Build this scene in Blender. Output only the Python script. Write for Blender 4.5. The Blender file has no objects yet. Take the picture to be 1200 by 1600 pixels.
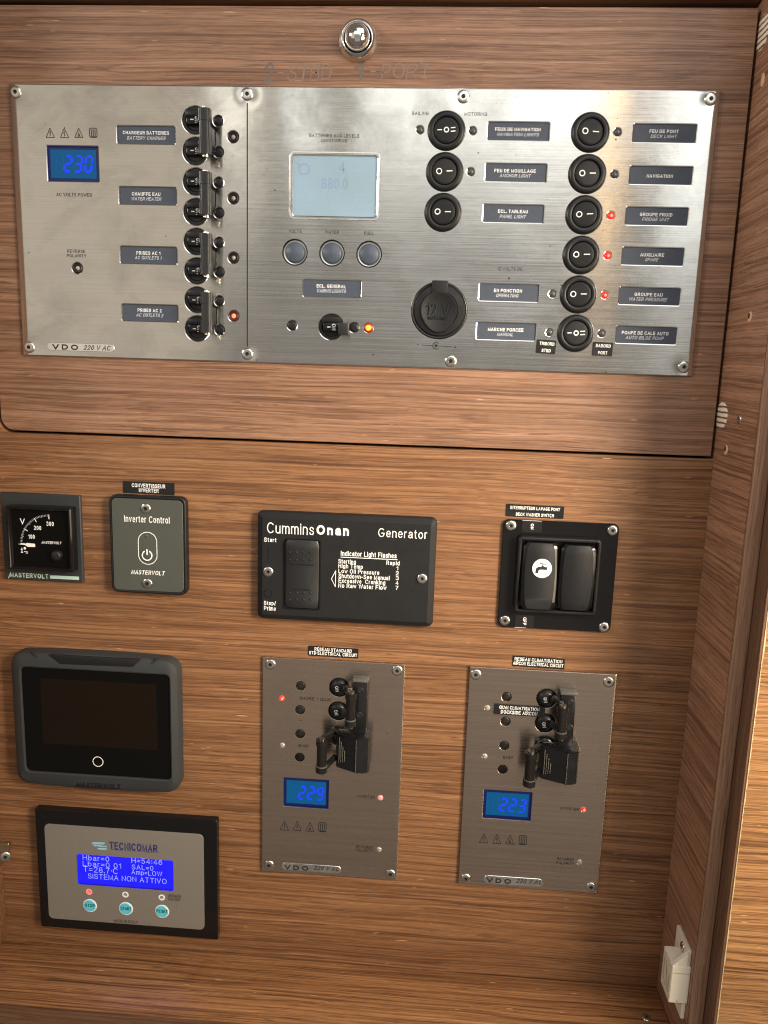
import bpy, bmesh, math, random
from math import radians, sin, cos, pi
from mathutils import Vector, Matrix
random.seed(7)
scene = bpy.context.scene
COL = scene.collection

# ------------------------------------------------------------------ camera
CAM_P = Vector((0.283994, -0.52895, -0.174606))
CAM_R = ((0.9973014595665093, 0.06638715073953333, 0.031345573263168086),
         (0.04268428094863369, -0.17694968200012934, -0.9832938839431227),
         (-0.059731490073563924, 0.9819783888949591, -0.17930586392210424))
FOC = 1216.025          # focal length in pixels of the 1200 x 1600 photograph
cam_d = bpy.data.cameras.new("camera")
cam = bpy.data.objects.new("camera", cam_d)
COL.objects.link(cam)
rx, ry, rz = (Vector(r) for r in CAM_R)
m = Matrix((( rx.x, -ry.x, -rz.x), (rx.y, -ry.y, -rz.y), (rx.z, -ry.z, -rz.z))).to_4x4()
m.translation = CAM_P
cam.matrix_world = m
cam_d.sensor_fit = 'VERTICAL'
cam_d.sensor_height = 36.0
cam_d.lens = 36.0 * FOC / 1600.0
cam_d.clip_start = 0.01
cam_d.clip_end = 50
scene.camera = cam

# ------------------------------------------------------------------ light
world = bpy.data.worlds.new("World")
scene.world = world
world.use_nodes = True
world.node_tree.nodes["Background"].inputs[0].default_value = (1.0, 0.86, 0.74, 1)
world.node_tree.nodes["Background"].inputs[1].default_value = 0.155
vs = scene.view_settings
vs.view_transform = 'Standard'
vs.look = 'None'
vs.exposure = 0.0
vs.gamma = 1.0
scene.cycles.filter_width = 1.15


def area(name, loc, target, sx, sy, radiance, color, spread=180):
    l = bpy.data.lights.new(name, 'AREA')
    l.shape = 'RECTANGLE'
    l.size, l.size_y = sx, sy
    l.energy = radiance * pi * sx * sy
    l.color = color
    l.spread = radians(spread)
    o = bpy.data.objects.new(name, l)
    COL.objects.link(o)
    o.location = loc
    d = Vector(target) - Vector(loc)
    o.rotation_euler = d.to_track_quat('-Z', 'Y').to_euler()
    return o


# the open hatch above and to the right of the viewer, the windows behind, stand-ins for cabin bounce, and added fills
area("skylight_lamp", (0.95, -1.05, 1.05), (0.25, 0, -0.30), 1.5, 1.1, 2.2, (0.98, 0.98, 1.0))
area("right_warm_fill", (0.98, -0.47, -0.28), (0.52, -0.06, -0.34), 0.50, 0.50, 2.40, (1.0, 0.79, 0.52), 70)  # unseen warm fill, added to brighten the front panel and lower wall
area("hatch_fill_lamp", (0.95, -0.60, 0.05), (0.26, 0, -0.29), 0.24, 0.24, 5.2, (1.0, 0.89, 0.76), 42)  # unseen spot added to lift the lower hatch and middle of the wall
area("left_fill_lamp", (-0.9, -0.80, 0.30), (0.47, -0.03, 0.0), 0.3, 0.3, 3.2, (1.0, 0.93, 0.86), 52)  # fill from the left, added to brighten the side wall
area("window_lamp", (-0.171, -1.2, 0.520), (-0.171, 0, 0.520), 0.087, 0.560, 1.7, (1, 0.98, 0.90))
area("window_lamp", (-0.019, -1.2, 0.520), (-0.019, 0, 0.520), 0.078, 0.560, 1.62, (0.92, 0.98, 1))
area("window_lamp", (0.339, -1.2, 0.520), (0.339, 0, 0.520), 0.502, 0.560, 1.62, (0.94, 0.99, 1))
area("warm_lamp", (0.620, -1.2, 0.425), (0.620, 0, 0.425), 0.040, 0.750, 2.2, (1, 0.62, 0.26))
area("window_lamp", (0.818, -1.2, 0.450), (0.818, 0, 0.450), 0.165, 0.700, 1.62, (0.92, 0.99, 1))
area("cabin_back_bounce", (0.338, -1.25, 0.520), (0.338, 0, 0.520), 1.125, 0.560, 0.34, (1, 0.9, 0.7))  # unseen glow panel standing in for the cabin between the windows
area("cabin_bounce", (0.362, -1.25, -0.090), (0.362, 0, -0.090), 1.175, 0.660, 0.15, (0.97, 1, 0.97))  # stands in for a grey cabin wall mirrored in the steel
area("cabin_side_bounce", (-0.738, -1.25, 0.100), (-0.738, 0, 0.100), 1.025, 1.000, 0.55, (1, 0.88, 0.72))  # unseen area light standing in for bounce off the beige cabin side
area("low_fill_lamp", (0.362, -1.25, -0.79), (0.362, 0, -0.79), 1.175, 0.74, 0.26, (1, 0.78, 0.62))  # unseen fill added to brighten the reflections in the two lower plates

# ------------------------------------------------------------------ helpers: pixels of the photograph to places on the wall
CROP = dict(A=(0, 120, 4.0), B=(0, 330, 4.0), C=(270, 130, 6.954), D=(270, 340, 6.667), E=(380, 130, 4.615),
            F=(380, 340, 4.615), G=(620, 130, 4.615), H=(620, 360, 4.615), I=(860, 130, 4.286), J=(840, 360, 4.286),
            K=(0, 740, 3.871), V=(0, 770, 8.571), L=(390, 780, 3.871), M=(760, 780, 5.217), N=(0, 1000, 4.0),
            O=(40, 1250, 3.75), P=(400, 1000, 4.8), R=(400, 1180, 4.8), Q=(720, 1010, 4.615), S=(700, 1200, 4.286),
            X=(380, 0, 3.158), F1=(0, 0, 1.0))


def px(c, x, y):
    ox, oy, s = CROP[c]
    return ox + x / s, oy + y / s


def ray(u, v):
    a = Vector(((u - 600) / FOC, (v - 800) / FOC, 1.0))
    return Vector((rx.x * a.x + ry.x * a.y + rz.x * a.z, rx.y * a.x + ry.y * a.y + rz.y * a.z,
                   rx.z * a.x + ry.z * a.y + rz.z * a.z))


def at(c, x, y, d=0.0):
    """where the line of sight through a spot of the photo meets the plane d metres in front of the wall"""
    r = ray(*px(c, x, y))
    t = (-d - CAM_P.y) / r.y
    p = CAM_P + r * t
    return p.x, p.z


def size(c, x, y, w, h, d=0.0):
    a = at(c, x - w / 2, y, d)
    b = at(c, x + w / 2, y, d)
    e = at(c, x, y - h / 2, d)
    f = at(c, x, y + h / 2, d)
    return abs(b[0] - a[0]), abs(e[1] - f[1])


def on_side(u, v, X):
    r = ray(u, v)
    t = (X - CAM_P.x) / r.x
    return CAM_P + r * t


# ------------------------------------------------------------------ helpers: objects
WL = {}


def link(name, data, parent=None, loc=(0, 0, 0), rot=None):
    o = bpy.data.objects.new(name, data)
    COL.objects.link(o)
    loc = Vector(loc)
    WL[o] = loc
    if parent is not None:
        o.parent = parent
        o.location = loc - WL[parent]
    else:
        o.location = loc
    if rot:
        o.rotation_euler = rot
    return o


def thing(name, label, cat, loc, group=None):
    o = link(name, None, None, loc)
    o.empty_display_size = 0.01
    o["label"] = label
    o["category"] = cat
    if group:
        o["group"] = group
    return o


def finish(bm, mat, angle=35):
    bmesh.ops.remove_doubles(bm, verts=bm.verts, dist=1e-7)
    bmesh.ops.recalc_face_normals(bm, faces=bm.faces)
    me = bpy.data.meshes.new("mesh")
    bm.to_mesh(me)
    bm.free()
    for p in me.polygons:
        p.use_smooth = True
    me.set_sharp_from_angle(angle=radians(angle))
    me.materials.append(mat)
    return me


def rrect(w, h, r, n=5):
    """rounded rectangle outline, anticlockwise seen from the front"""
    r = max(min(r, w / 2 - 1e-6, h / 2 - 1e-6), 1e-6)
    pts = []
    for cx, cz, a0 in ((w / 2 - r, h / 2 - r, 0), (-w / 2 + r, h / 2 - r, 90), (-w / 2 + r, -h / 2 + r, 180), (w / 2 - r, -h / 2 + r, 270)):
        for i in range(n + 1):
            a = radians(a0 + 90 * i / n)
            pts.append((cx + r * cos(a), cz + r * sin(a)))
    return pts


def loft(bm, loops, cap=True, back=False):
    """loops: lists of (x, d, z) with equal counts"""
    vv = [[bm.verts.new((x, -d, z)) for x, d, z in lp] for lp in loops]
    for a, b in zip(vv, vv[1:]):
        n = len(a)
        for i in range(n):
            try:
                bm.faces.new((a[i], a[(i + 1) % n], b[(i + 1) % n], b[i]))
            except ValueError:
                pass
    if cap:
        bm.faces.new(vv[-1])
    if back:
        bm.faces.new(list(reversed(vv[0])))


def slab(bm, w, h, r, rings, cx=0, cz=0, n=5, cap=True):
    loft(bm, [[(cx + x, d, cz + z) for x, z in rrect(w - 2 * i, h - 2 * i, r - i, n)] for i, d in rings], cap)


def lathe(bm, prof, cx=0, cz=0, n=28, cap=True):
    loops = []
    for r, d in prof:
        loops.append([(cx + r * cos(2 * pi * i / n), d, cz + r * sin(2 * pi * i / n)) for i in range(n)])
    loft(bm, loops, cap)


def box(bm, x0, x1, d0, d1, z0, z1, b=0.0):
    if b <= 0:
        vs_ = [bm.verts.new((x, -d, z)) for x in (x0, x1) for d in (d0, d1) for z in (z0, z1)]
        for f in ((0, 1, 3, 2), (4, 6, 7, 5), (0, 4, 5, 1), (2, 3, 7, 6), (0, 2, 6, 4), (1, 5, 7, 3)):
            bm.faces.new([vs_[i] for i in f])
    else:
        t = bmesh.new()
        box(t, x0, x1, d0, d1, z0, z1)
        bmesh.ops.bevel(t, geom=t.edges[:], offset=b, segments=2, profile=0.5, affect='EDGES')
        me = bpy.data.meshes.new("t")
        t.to_mesh(me)
        t.free()
        bm.from_mesh(me)
        bpy.data.meshes.remove(me)


def rod(bm, x, d, z0, z1, r, n=16, rd=None, caps=True):
    """upright rod"""
    rd = rd or r
    lo = [bm.verts.new((x + r * cos(2 * pi * i / n), -d + rd * sin(2 * pi * i / n), z0)) for i in range(n)]
    hi = [bm.verts.new((x + r * cos(2 * pi * i / n), -d + rd * sin(2 * pi * i / n), z1)) for i in range(n)]
    for i in range(n):
        bm.faces.new((lo[i], lo[(i + 1) % n], hi[(i + 1) % n], hi[i]))
    if caps:
        bm.faces.new(list(reversed(lo)))
        bm.faces.new(hi)


def beam(bm, p, q, w, h):
    """square bar between two (x, d, z) places"""
    p = Vector((p[0], -p[1], p[2]))
    q = Vector((q[0], -q[1], q[2]))
    ax = (q - p).normalized()
    up = Vector((0, 0, 1)) if abs(ax.z) < 0.9 else Vector((1, 0, 0))
    s = ax.cross(up).normalized() * w / 2
    t = ax.cross(s).normalized() * h / 2
    a = [bm.verts.new(p + s * i + t * j) for i, j in ((-1, -1), (1, -1), (1, 1), (-1, 1))]
    b = [bm.verts.new(q + s * i + t * j) for i, j in ((-1, -1), (1, -1), (1, 1), (-1, 1))]
    for i in range(4):
        bm.faces.new((a[i], a[(i + 1) % 4], b[(i + 1) % 4], b[i]))
    bm.faces.new(a)
    bm.faces.new(b)


def flat(bm, pts, d):
    bm.faces.new([bm.verts.new((x, -d, z)) for x, z in pts])


def ring(bm, r0, r1, d, cx=0, cz=0, n=28, a0=0, a1=360):
    full = abs(a1 - a0) >= 360
    k = n if full else n + 1
    va = []
    for i in range(k):
        a = radians(a0 + (a1 - a0) * i / n)
        va.append((bm.verts.new((cx + r0 * cos(a), -d, cz + r0 * sin(a))), bm.verts.new((cx + r1 * cos(a), -d, cz + r1 * sin(a)))))
    for i in range(n):
        p, q = va[i], va[(i + 1) % k]
        bm.faces.new((p[0], p[1], q[1], q[0]))


def line(bm, x0, z0, x1, z1, w, d):
    v = Vector((x1 - x0, z1 - z0))
    nrm = Vector((-v.y, v.x)).normalized() * w / 2
    flat(bm, [(x0 + nrm.x, z0 + nrm.y), (x0 - nrm.x, z0 - nrm.y), (x1 - nrm.x, z1 - nrm.y), (x1 + nrm.x, z1 + nrm.y)], d)


def plate_mesh(loops, thick, bevel, mat, res=1):
    """flat plate with openings: loops of (x, z), the first the outline; front face on y = 0, body behind it"""
    cu = bpy.data.curves.new("plate", 'CURVE')
    cu.dimensions = '2D'
    cu.fill_mode = 'BOTH'
    cu.extrude = thick / 2 - bevel
    cu.bevel_depth = bevel
    cu.bevel_resolution = res
    for lp in loops:
        sp = cu.splines.new('POLY')
        sp.points.add(len(lp) - 1)
        for p, (x, z) in zip(sp.points, lp):
            p.co = (x, z, 0, 1)
        sp.use_cyclic_u = True
    o = bpy.data.objects.new("plate", cu)
    me = bpy.data.meshes.new_from_object(o)
    bpy.data.objects.remove(o)
    bpy.data.curves.remove(cu)
    for v in me.vertices:
        x, y, z = v.co
        v.co = (x, -(z - thick / 2), y)
    # the swap of axes keeps handedness: (x, y, z) -> (x, -z, y)
    for p in me.polygons:
        p.use_smooth = True
    me.set_sharp_from_angle(angle=radians(30))
    me.materials.clear()
    me.materials.append(mat)
    return me


# ---- a small stroke alphabet: each letter is a list of pen paths, capital height 1
def _arc(cx, cy, a, b, t0, t1, n=None):
    n = n or max(4, int(abs(t1 - t0) / 22))
    return [(cx + a * cos(radians(t0 + (t1 - t0) * i / n)), cy + b * sin(radians(t0 + (t1 - t0) * i / n))) for i in range(n + 1)]


def _smooth(p, n=3):
    q = []
    for i in range(len(p) - 1):
        p0, p1, p2, p3 = p[max(i - 1, 0)], p[i], p[i + 1], p[min(i + 2, len(p) - 1)]
        for j in range(n):
            t = j / n
            q.append(tuple(0.5 * (2 * b_ + (c_ - a_) * t + (2 * a_ - 5 * b_ + 4 * c_ - d_) * t * t + (3 * b_ - a_ - 3 * c_ + d_) * t ** 3) for a_, b_, c_, d_ in zip(p0, p1, p2, p3)))
    return q + [p[-1]]


_S = _smooth([(.57, .78), (.49, .94), (.31, 1), (.11, .94), (.04, .76), (.12, .60), (.31, .52), (.52, .43), (.60, .25), (.52, .06), (.31, 0), (.09, .06), (.01, .24)], 2)
_P = [(0, 0), (0, 1), (.36, 1)] + _arc(.36, .73, .25, .27, 90, -90)[1:] + [(0, .46)]
GL = {
    'A': (.72, [[(0, 0), (.36, 1), (.72, 0)], [(.14, .35), (.58, .35)]]),
    'B': (.60, [[(0, .53), (.36, .53)] + _arc(.36, .265, .25, .265, 90, -90)[1:] + [(0, 0), (0, 1), (.34, 1)] + _arc(.34, .765, .22, .235, 90, -90)[1:]]),
    'C': (.70, [_arc(.37, .5, .37, .5, 42, 318, 14)]),
    'D': (.66, [[(0, 0), (0, 1), (.27, 1)] + _arc(.27, .5, .39, .5, 90, -90)[1:] + [(0, 0)]]),
    'E': (.58, [[(.57, 1), (0, 1), (0, 0), (.59, 0)], [(0, .52), (.53, .52)]]),
    'F': (.55, [[(.56, 1), (0, 1), (0, 0)], [(0, .5), (.48, .5)]]),
    'G': (.74, [_arc(.38, .5, .38, .5, 45, 322, 14) + [(.73, .45), (.42, .45)]]),
    'H': (.64, [[(0, 0), (0, 1)], [(.64, 0), (.64, 1)], [(0, .52), (.64, .52)]]),
    'I': (.0, [[(0, 0), (0, 1)]]),
    'J': (.42, [[(.42, 1), (.42, .24)] + _arc(.21, .24, .21, .24, 0, -180)[1:]]),
    'K': (.64, [[(0, 0), (0, 1)], [(.61, 1), (0, .37)], [(.2, .57), (.64, 0)]]),
    'L': (.52, [[(0, 1), (0, 0), (.53, 0)]]),
    'M': (.76, [[(0, 0), (0, 1), (.38, .06), (.76, 1), (.76, 0)]]),
    'N': (.64, [[(0, 0), (0, 1), (.64, 0), (.64, 1)]]),
    'O': (.78, [_arc(.39, .5, .39, .5, 90, 450, 18)]),
    'P': (.61, [_P]),
    'Q': (.80, [_arc(.39, .5, .39, .5, 90, 450, 18), [(.48, .24), (.80, -.04)]]),
    'R': (.64, [_P, [(.34, .46), (.64, 0)]]),
    'S': (.60, [_S]),
    'T': (.64, [[(0, 1), (.64, 1)], [(.32, 1), (.32, 0)]]),
    'U': (.62, [[(0, 1), (0, .3)] + _arc(.31, .3, .31, .3, 180, 360)[1:] + [(.62, 1)]]),
    'V': (.70, [[(0, 1), (.35, 0), (.70, 1)]]),
    'W': (1.0, [[(0, 1), (.25, 0), (.5, 1), (.75, 0), (1, 1)]]),
    'X': (.66, [[(0, 1), (.66, 0)], [(.66, 1), (0, 0)]]),
    'Y': (.68, [[(0, 1), (.34, .45), (.68, 1)], [(.34, .45), (.34, 0)]]),
    'Z': (.62, [[(.03, 1), (.6, 1), (0, 0), (.62, 0)]]),
    '0': (.52, [_arc(.26, .5, .26, .5, 90, 450, 16)]),
    '1': (.30, [[(.0, .76), (.16, .84), (.26, 1), (.26, 0)]]),
    '2': (.54, [_arc(.27, .72, .26, .28, 165, -35, 9) + [(0, 0), (.55, 0)]]),
    '3': (.52, [_arc(.24, .755, .23, .245, 155, -90, 9) + _arc(.24, .265, .27, .265, 82, -155, 10)]),
    '4': (.58, [[(.42, 0), (.42, 1), (0, .28), (.58, .28)]]),
    '5': (.54, [[(.49, 1), (.09, 1), (.03, .5)] + _arc(.26, .32, .27, .32, 130, -155, 10)]),
    '6': (.54, [_arc(.27, .32, .26, .32, 90, 450, 12), _smooth([(.50, .80), (.40, .97), (.24, .99), (.07, .82), (.01, .5), (.01, .32)], 2)]),
    '7': (.54, [[(0, 1), (.53, 1), (.30, .5), (.18, 0)]]),
    '8': (.52, [_arc(.26, .75, .22, .25, -90, 270, 12), _arc(.26, .26, .26, .26, 90, 450, 12)]),
    '9': (.54, [_arc(.27, .68, .26, .32, 90, 450, 12), _smooth([(.04, .18), (.14, .02), (.29, .01), (.46, .18), (.53, .5), (.53, .68)], 2)]),
    'a': (.46, [_smooth([(.04, .54), (.10, .67), (.24, .72), (.39, .67), (.43, .54), (.43, .16), (.48, .02)], 2), _smooth([(.43, .42), (.22, .38), (.04, .30), (.02, .14), (.12, .02), (.28, .03), (.43, .18)], 2)]),
    'b': (.48, [[(0, 0), (0, 1)], _arc(.24, .36, .24, .36, 90, 450, 14)]),
    'c': (.45, [_arc(.24, .36, .24, .36, 45, 315, 11)]),
    'd': (.48, [[(.48, 0), (.48, 1)], _arc(.24, .36, .24, .36, 90, 450, 14)]),
    'e': (.49, [[(.0, .38), (.49, .38)] + _arc(.245, .36, .245, .36, 5, 318, 13)]),
    'f': (.26, [[(.11, 0), (.11, .84)] + _arc(.24, .84, .13, .16, 180, 80)[1:], [(0, .70), (.27, .70)]]),
    'g': (.48, [_arc(.24, .36, .24, .36, 90, 450, 14), [(.48, .72), (.48, -.05)] + _arc(.24, -.05, .24, .22, 0, -150)[1:]]),
    'h': (.46, [[(0, 0), (0, 1)], [(0, .46)] + _arc(.23, .48, .23, .24, 160, 0) + [(.46, 0)]]),
    'i': (.0, [[(0, 0), (0, .72)], [(0, .90), (0, 1)]]),
    'k': (.44, [[(0, 0), (0, 1)], [(.42, .72), (0, .28)], [(.15, .44), (.45, 0)]]),
    'l': (.0, [[(0, 0), (0, 1)]]),
    'm': (.76, [[(0, 0), (0, .72)], [(0, .46)] + _arc(.19, .50, .19, .22, 165, 0) + [(.38, 0)], [(.38, .46)] + _arc(.57, .50, .19, .22, 165, 0) + [(.76, 0)]]),
    'n': (.46, [[(0, 0), (0, .72)], [(0, .46)] + _arc(.23, .48, .23, .24, 160, 0) + [(.46, 0)]]),
    'o': (.50, [_arc(.25, .36, .25, .36, 90, 450, 14)]),
    'p': (.48, [[(0, -.27), (0, .72)], _arc(.24, .36, .24, .36, 90, 450, 14)]),
    'r': (.24, [[(0, 0), (0, .72)], [(0, .48)] + _arc(.20, .50, .20, .22, 165, 80)]),
    's': (.42, [[(x * .70, y * .72) for x, y in _S]]),
    't': (.24, [[(.10, .92), (.10, .14)] + _arc(.22, .14, .12, .14, 180, 280)[1:], [(0, .70), (.25, .70)]]),
    'u': (.46, [[(0, .72), (0, .24)] + _arc(.23, .24, .23, .24, 180, 340)[1:], [(.46, .72), (.46, 0)]]),
    'v': (.46, [[(0, .72), (.23, 0), (.46, .72)]]),
    'w': (.68, [[(0, .72), (.17, 0), (.34, .72), (.51, 0), (.68, .72)]]),
    'x': (.44, [[(0, .72), (.44, 0)], [(.44, .72), (0, 0)]]),
    'y': (.46, [[(0, .72), (.24, .02)], [(.46, .72), (.18, -.18), (.06, -.25)]]),
    '-': (.30, [[(0, .40), (.30, .40)]]),
    '=': (.46, [[(0, .62), (.46, .62)], [(0, .30), (.46, .30)]]),
    '.': (.0, [[(0, -.03), (0, .09)]]),
    '\u00b7': (.0, [[(0, .45), (0, .58)]]),
    ':': (.0, [[(0, .08), (0, .2)], [(0, .62), (0, .74)]]),
    '/': (.34, [[(0, -.02), (.34, 1)]]),
}


def text_mesh(s, w, h, mat, bold=0.0, shear=0.0, rot=0.0, depth=0.0):
    if mat.name in ('black_print', 'white_print', 'grey_print') and bold < 0.02:
        bold += 0.012
    wt = max(0.07, 0.135 + bold * 2.6)          # pen width, of the capital height
    gap = 0.17 + wt * 1.25
    paths = []
    x = 0.0
    for ch in s:
        if ch == ' ':
            x += 0.46
            continue
        gw, ps = GL[ch]
        for p in ps:
            paths.append([(x + a, b) for a, b in p])
        x += gw + gap
    desc = any(ch in 'gpyQ' and ch != 'Q' for ch in s)
    xs = [p[0] for q in paths for p in q]
    ys = [p[1] for q in paths for p in q]
    x0, x1, y0, y1 = min(xs), max(xs), min(ys), max(ys)
    caph = h / (y1 - y0 + wt) if h else None
    sk = shear * caph * (y1 - y0)
    t = wt * caph
    wx = t
    if x1 - x0 < 1e-6:
        sx = 1
    else:
        sx = max((w - t - sk), w * 0.4) / (x1 - x0)
    wx = min(t, t * (0.55 + 0.45 * sx / caph)) if x1 - x0 > 1e-6 else min(t, w)
    bm = bmesh.new()
    ca, sa = cos(radians(rot)), sin(radians(rot))
    lift = 0.0
    for q in paths:
        pts = [Vector(((a - (x0 + x1) / 2) * sx + shear * caph * (b - (y0 + y1) / 2), (b - (y0 + y1) / 2) * caph)) for a, b in q]
        closed = len(pts) > 3 and (pts[0] - pts[-1]).length < 1e-7
        if closed:
            pts = pts[:-1]
        n = len(pts)
        L, R = [], []
        for i in range(n):
            prv = pts[i - 1] if (i or closed) else None
            nxt = pts[(i + 1) % n] if (i < n - 1 or closed) else None
            d0 = (pts[i] - prv).normalized() if prv is not None else None
            d1 = (nxt - pts[i]).normalized() if nxt is not None else None
            if d0 is None:
                d0 = d1
            if d1 is None:
                d1 = d0
            n0, n1 = Vector((-d0.y, d0.x)), Vector((-d1.y, d1.x))
            m_ = n0 + n1
            if m_.length < 1e-5:
                m_ = n0
            m_.normalize()
            k_ = min(1 / max(m_.dot(n0), 0.3), 1.9)
            # upright pen strokes are as wide as wx, level ones as t
            hw = (t * abs(m_.y) + wx * abs(m_.x)) / (abs(m_.x) + abs(m_.y)) / 2
            c_ = pts[i].copy()
            if not closed and i == 0:
                c_ -= d1 * hw * (0.98 if n > 1 and abs(d1.y) < 0.2 and abs(d1.x) > 0.9 else 1.0)
            if not closed and i == n - 1:
                c_ += d0 * hw
            L.append(c_ + m_ * hw * k_)
            R.append(c_ - m_ * hw * k_)

        def vert(v, yy):
            return bm.verts.new((v.x * ca - v.y * sa, yy, v.x * sa + v.y * ca))
        lv = [vert(v, -lift) for v in L]
        rv = [vert(v, -lift) for v in R]
        for i in range(n if closed else n - 1):
            j = (i + 1) % n
            bm.faces.new((lv[i], rv[i], rv[j], lv[j]))
        if depth:
            lb = [vert(v, depth) for v in L]
            rb = [vert(v, depth) for v in R]
            for i in range(n if closed else n - 1):
                j = (i + 1) % n
                bm.faces.new((lv[i], lv[j], lb[j], lb[i]))
                bm.faces.new((rv[j], rv[i], rb[i], rb[j]))
        lift += 0.0000015
    me = bpy.data.meshes.new("lettering")
    bm.to_mesh(me)
    bm.free()
    me.materials.append(mat)
    return me


def T(parent, c, x, y, w, h, s, mat, d=0.0001, bold=0.0, shear=0.0, rot=0.0, name="lettering", shift=True):
    """lettering centred on a spot of the photo, as wide and high as it is there"""
    X, Z = at(c, x, y, d)
    W, H = size(c, x, y, w, h, d)
    me = text_mesh(s, W, H, mat, bold, shear, rot)
    if 'pencil' in mat.name:
        for v in me.vertices:      # unsteady hand
            v.co.x += H * 0.045 * sin(v.co.z / H * 7 + v.co.x * 900) + v.co.z * 0.12
            v.co.z += H * 0.06 * sin(v.co.x * 420 + len(s))
    return link(name, me, parent, (X, -d, Z))


# ------------------------------------------------------------------ helpers: materials
class NT:
    def __init__(self, name):
        self.m = bpy.data.materials.new(name)
        self.m.use_nodes = True
        self.t = self.m.node_tree
        self.b = self.t.nodes["Principled BSDF"]

    def n(self, kind, **kw):
        nd = self.t.nodes.new(kind)
        for k, v in kw.items():
            if k in nd.inputs:
                nd.inputs[k].default_value = v
            else:
                setattr(nd, k, v)
        return nd

    def l(self, a, b):
        self.t.links.new(a, b)

    def pos(self, scale, rot=(0, 0, 0), loc=(0, 0, 0)):
        g = self.n("ShaderNodeNewGeometry")
        mp = self.n("ShaderNodeMapping")
        mp.inputs["Scale"].default_value = scale
        mp.inputs["Rotation"].default_value = rot
        mp.inputs["Location"].default_value = loc
        self.l(g.outputs["Position"], mp.inputs["Vector"])
        return mp.outputs[0]

    def noise(self, vec, detail=3, rough=0.6, scale=1.0, dist=0.0):
        nd = self.n("ShaderNodeTexNoise")
        nd.inputs["Scale"].default_value = scale
        nd.inputs["Detail"].default_value = detail
        nd.inputs["Roughness"].default_value = rough
        nd.inputs["Distortion"].default_value = dist
        self.l(vec, nd.inputs["Vector"])
        return nd.outputs["Fac"]

    def ramp(self, fac, stops):
        r = self.n("ShaderNodeValToRGB")
        els = r.color_ramp.elements
        while len(els) < len(stops):
            els.new(0.5)
        for e, (p, c) in zip(els, stops):
            e.position = p
            e.color = (*c, 1) if len(c) == 3 else c
        self.l(fac, r.inputs[0])
        return r.outputs[0]

    def rng(self, fac, a, b, c, d):
        r = self.n("ShaderNodeMapRange")
        for i, v in zip(range(1, 5), (a, b, c, d)):
            r.inputs[i].default_value = v
        self.l(fac, r.inputs[0])
        return r.outputs[0]

    def math(self, op, a, b=None):
        r = self.n("ShaderNodeMath", operation=op)
        for i, v in enumerate((a, b)):
            if v is None:
                continue
            if isinstance(v, (int, float)):
                r.inputs[i].default_value = v
            else:
                self.l(v, r.inputs[i])
        return r.outputs[0]

    def mix(self, fac, a, b, mode='MIX'):
        r = self.n("ShaderNodeMix", data_type='RGBA', blend_type=mode)
        for i, v in ((0, fac), (6, a), (7, b)):
            if isinstance(v, (int, float)):
                r.inputs[i].default_value = v
            elif isinstance(v, tuple):
                r.inputs[i].default_value = (*v, 1)
            else:
                self.l(v, r.inputs[i])
        return r.outputs[2]

    def bump(self, h, strength, dist):
        b = self.n("ShaderNodeBump")
        b.inputs["Strength"].default_value = strength
        b.inputs["Distance"].default_value = dist
        self.l(h, b.inputs["Height"])
        return b


def plain(name, col, rough=0.4, metal=0.0, grain=0.0, gs=2500, coat=0.0, spec=0.5, emit=None, es=0.0, dust=0.0):
    k = NT(name)
    b = k.b
    b.inputs["Base Color"].default_value = (*col, 1)
    b.inputs["Metallic"].default_value = metal
    b.inputs["Roughness"].default_value = rough
    b.inputs["Specular IOR Level"].default_value = spec
    b.inputs["Coat Weight"].default_value = coat
    b.inputs["Coat Roughness"].default_value = 0.08
    if emit:
        b.inputs["Emission Color"].default_value = (*emit, 1)
        b.inputs["Emission Strength"].default_value = es
    v = k.pos((1, 1, 1))
    nz = k.noise(v, 4, 0.6, 90)
    k.l(k.rng(nz, 0.3, 0.7, max(rough - 0.07, 0.02), rough + 0.10), b.inputs["Roughness"])
    if dust:
        nd = k.noise(v, 6, 0.75, 420)
        k.l(k.mix(k.rng(nd, 0.56, 0.78, 0, dust), col, (0.42, 0.38, 0.33)), b.inputs["Base Color"])
    if grain:
        g = k.noise(v, 2, 0.5, gs)
        k.l(k.bump(g, grain, 0.0004).outputs[0], b.inputs["Normal"])
    return k.m


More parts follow.
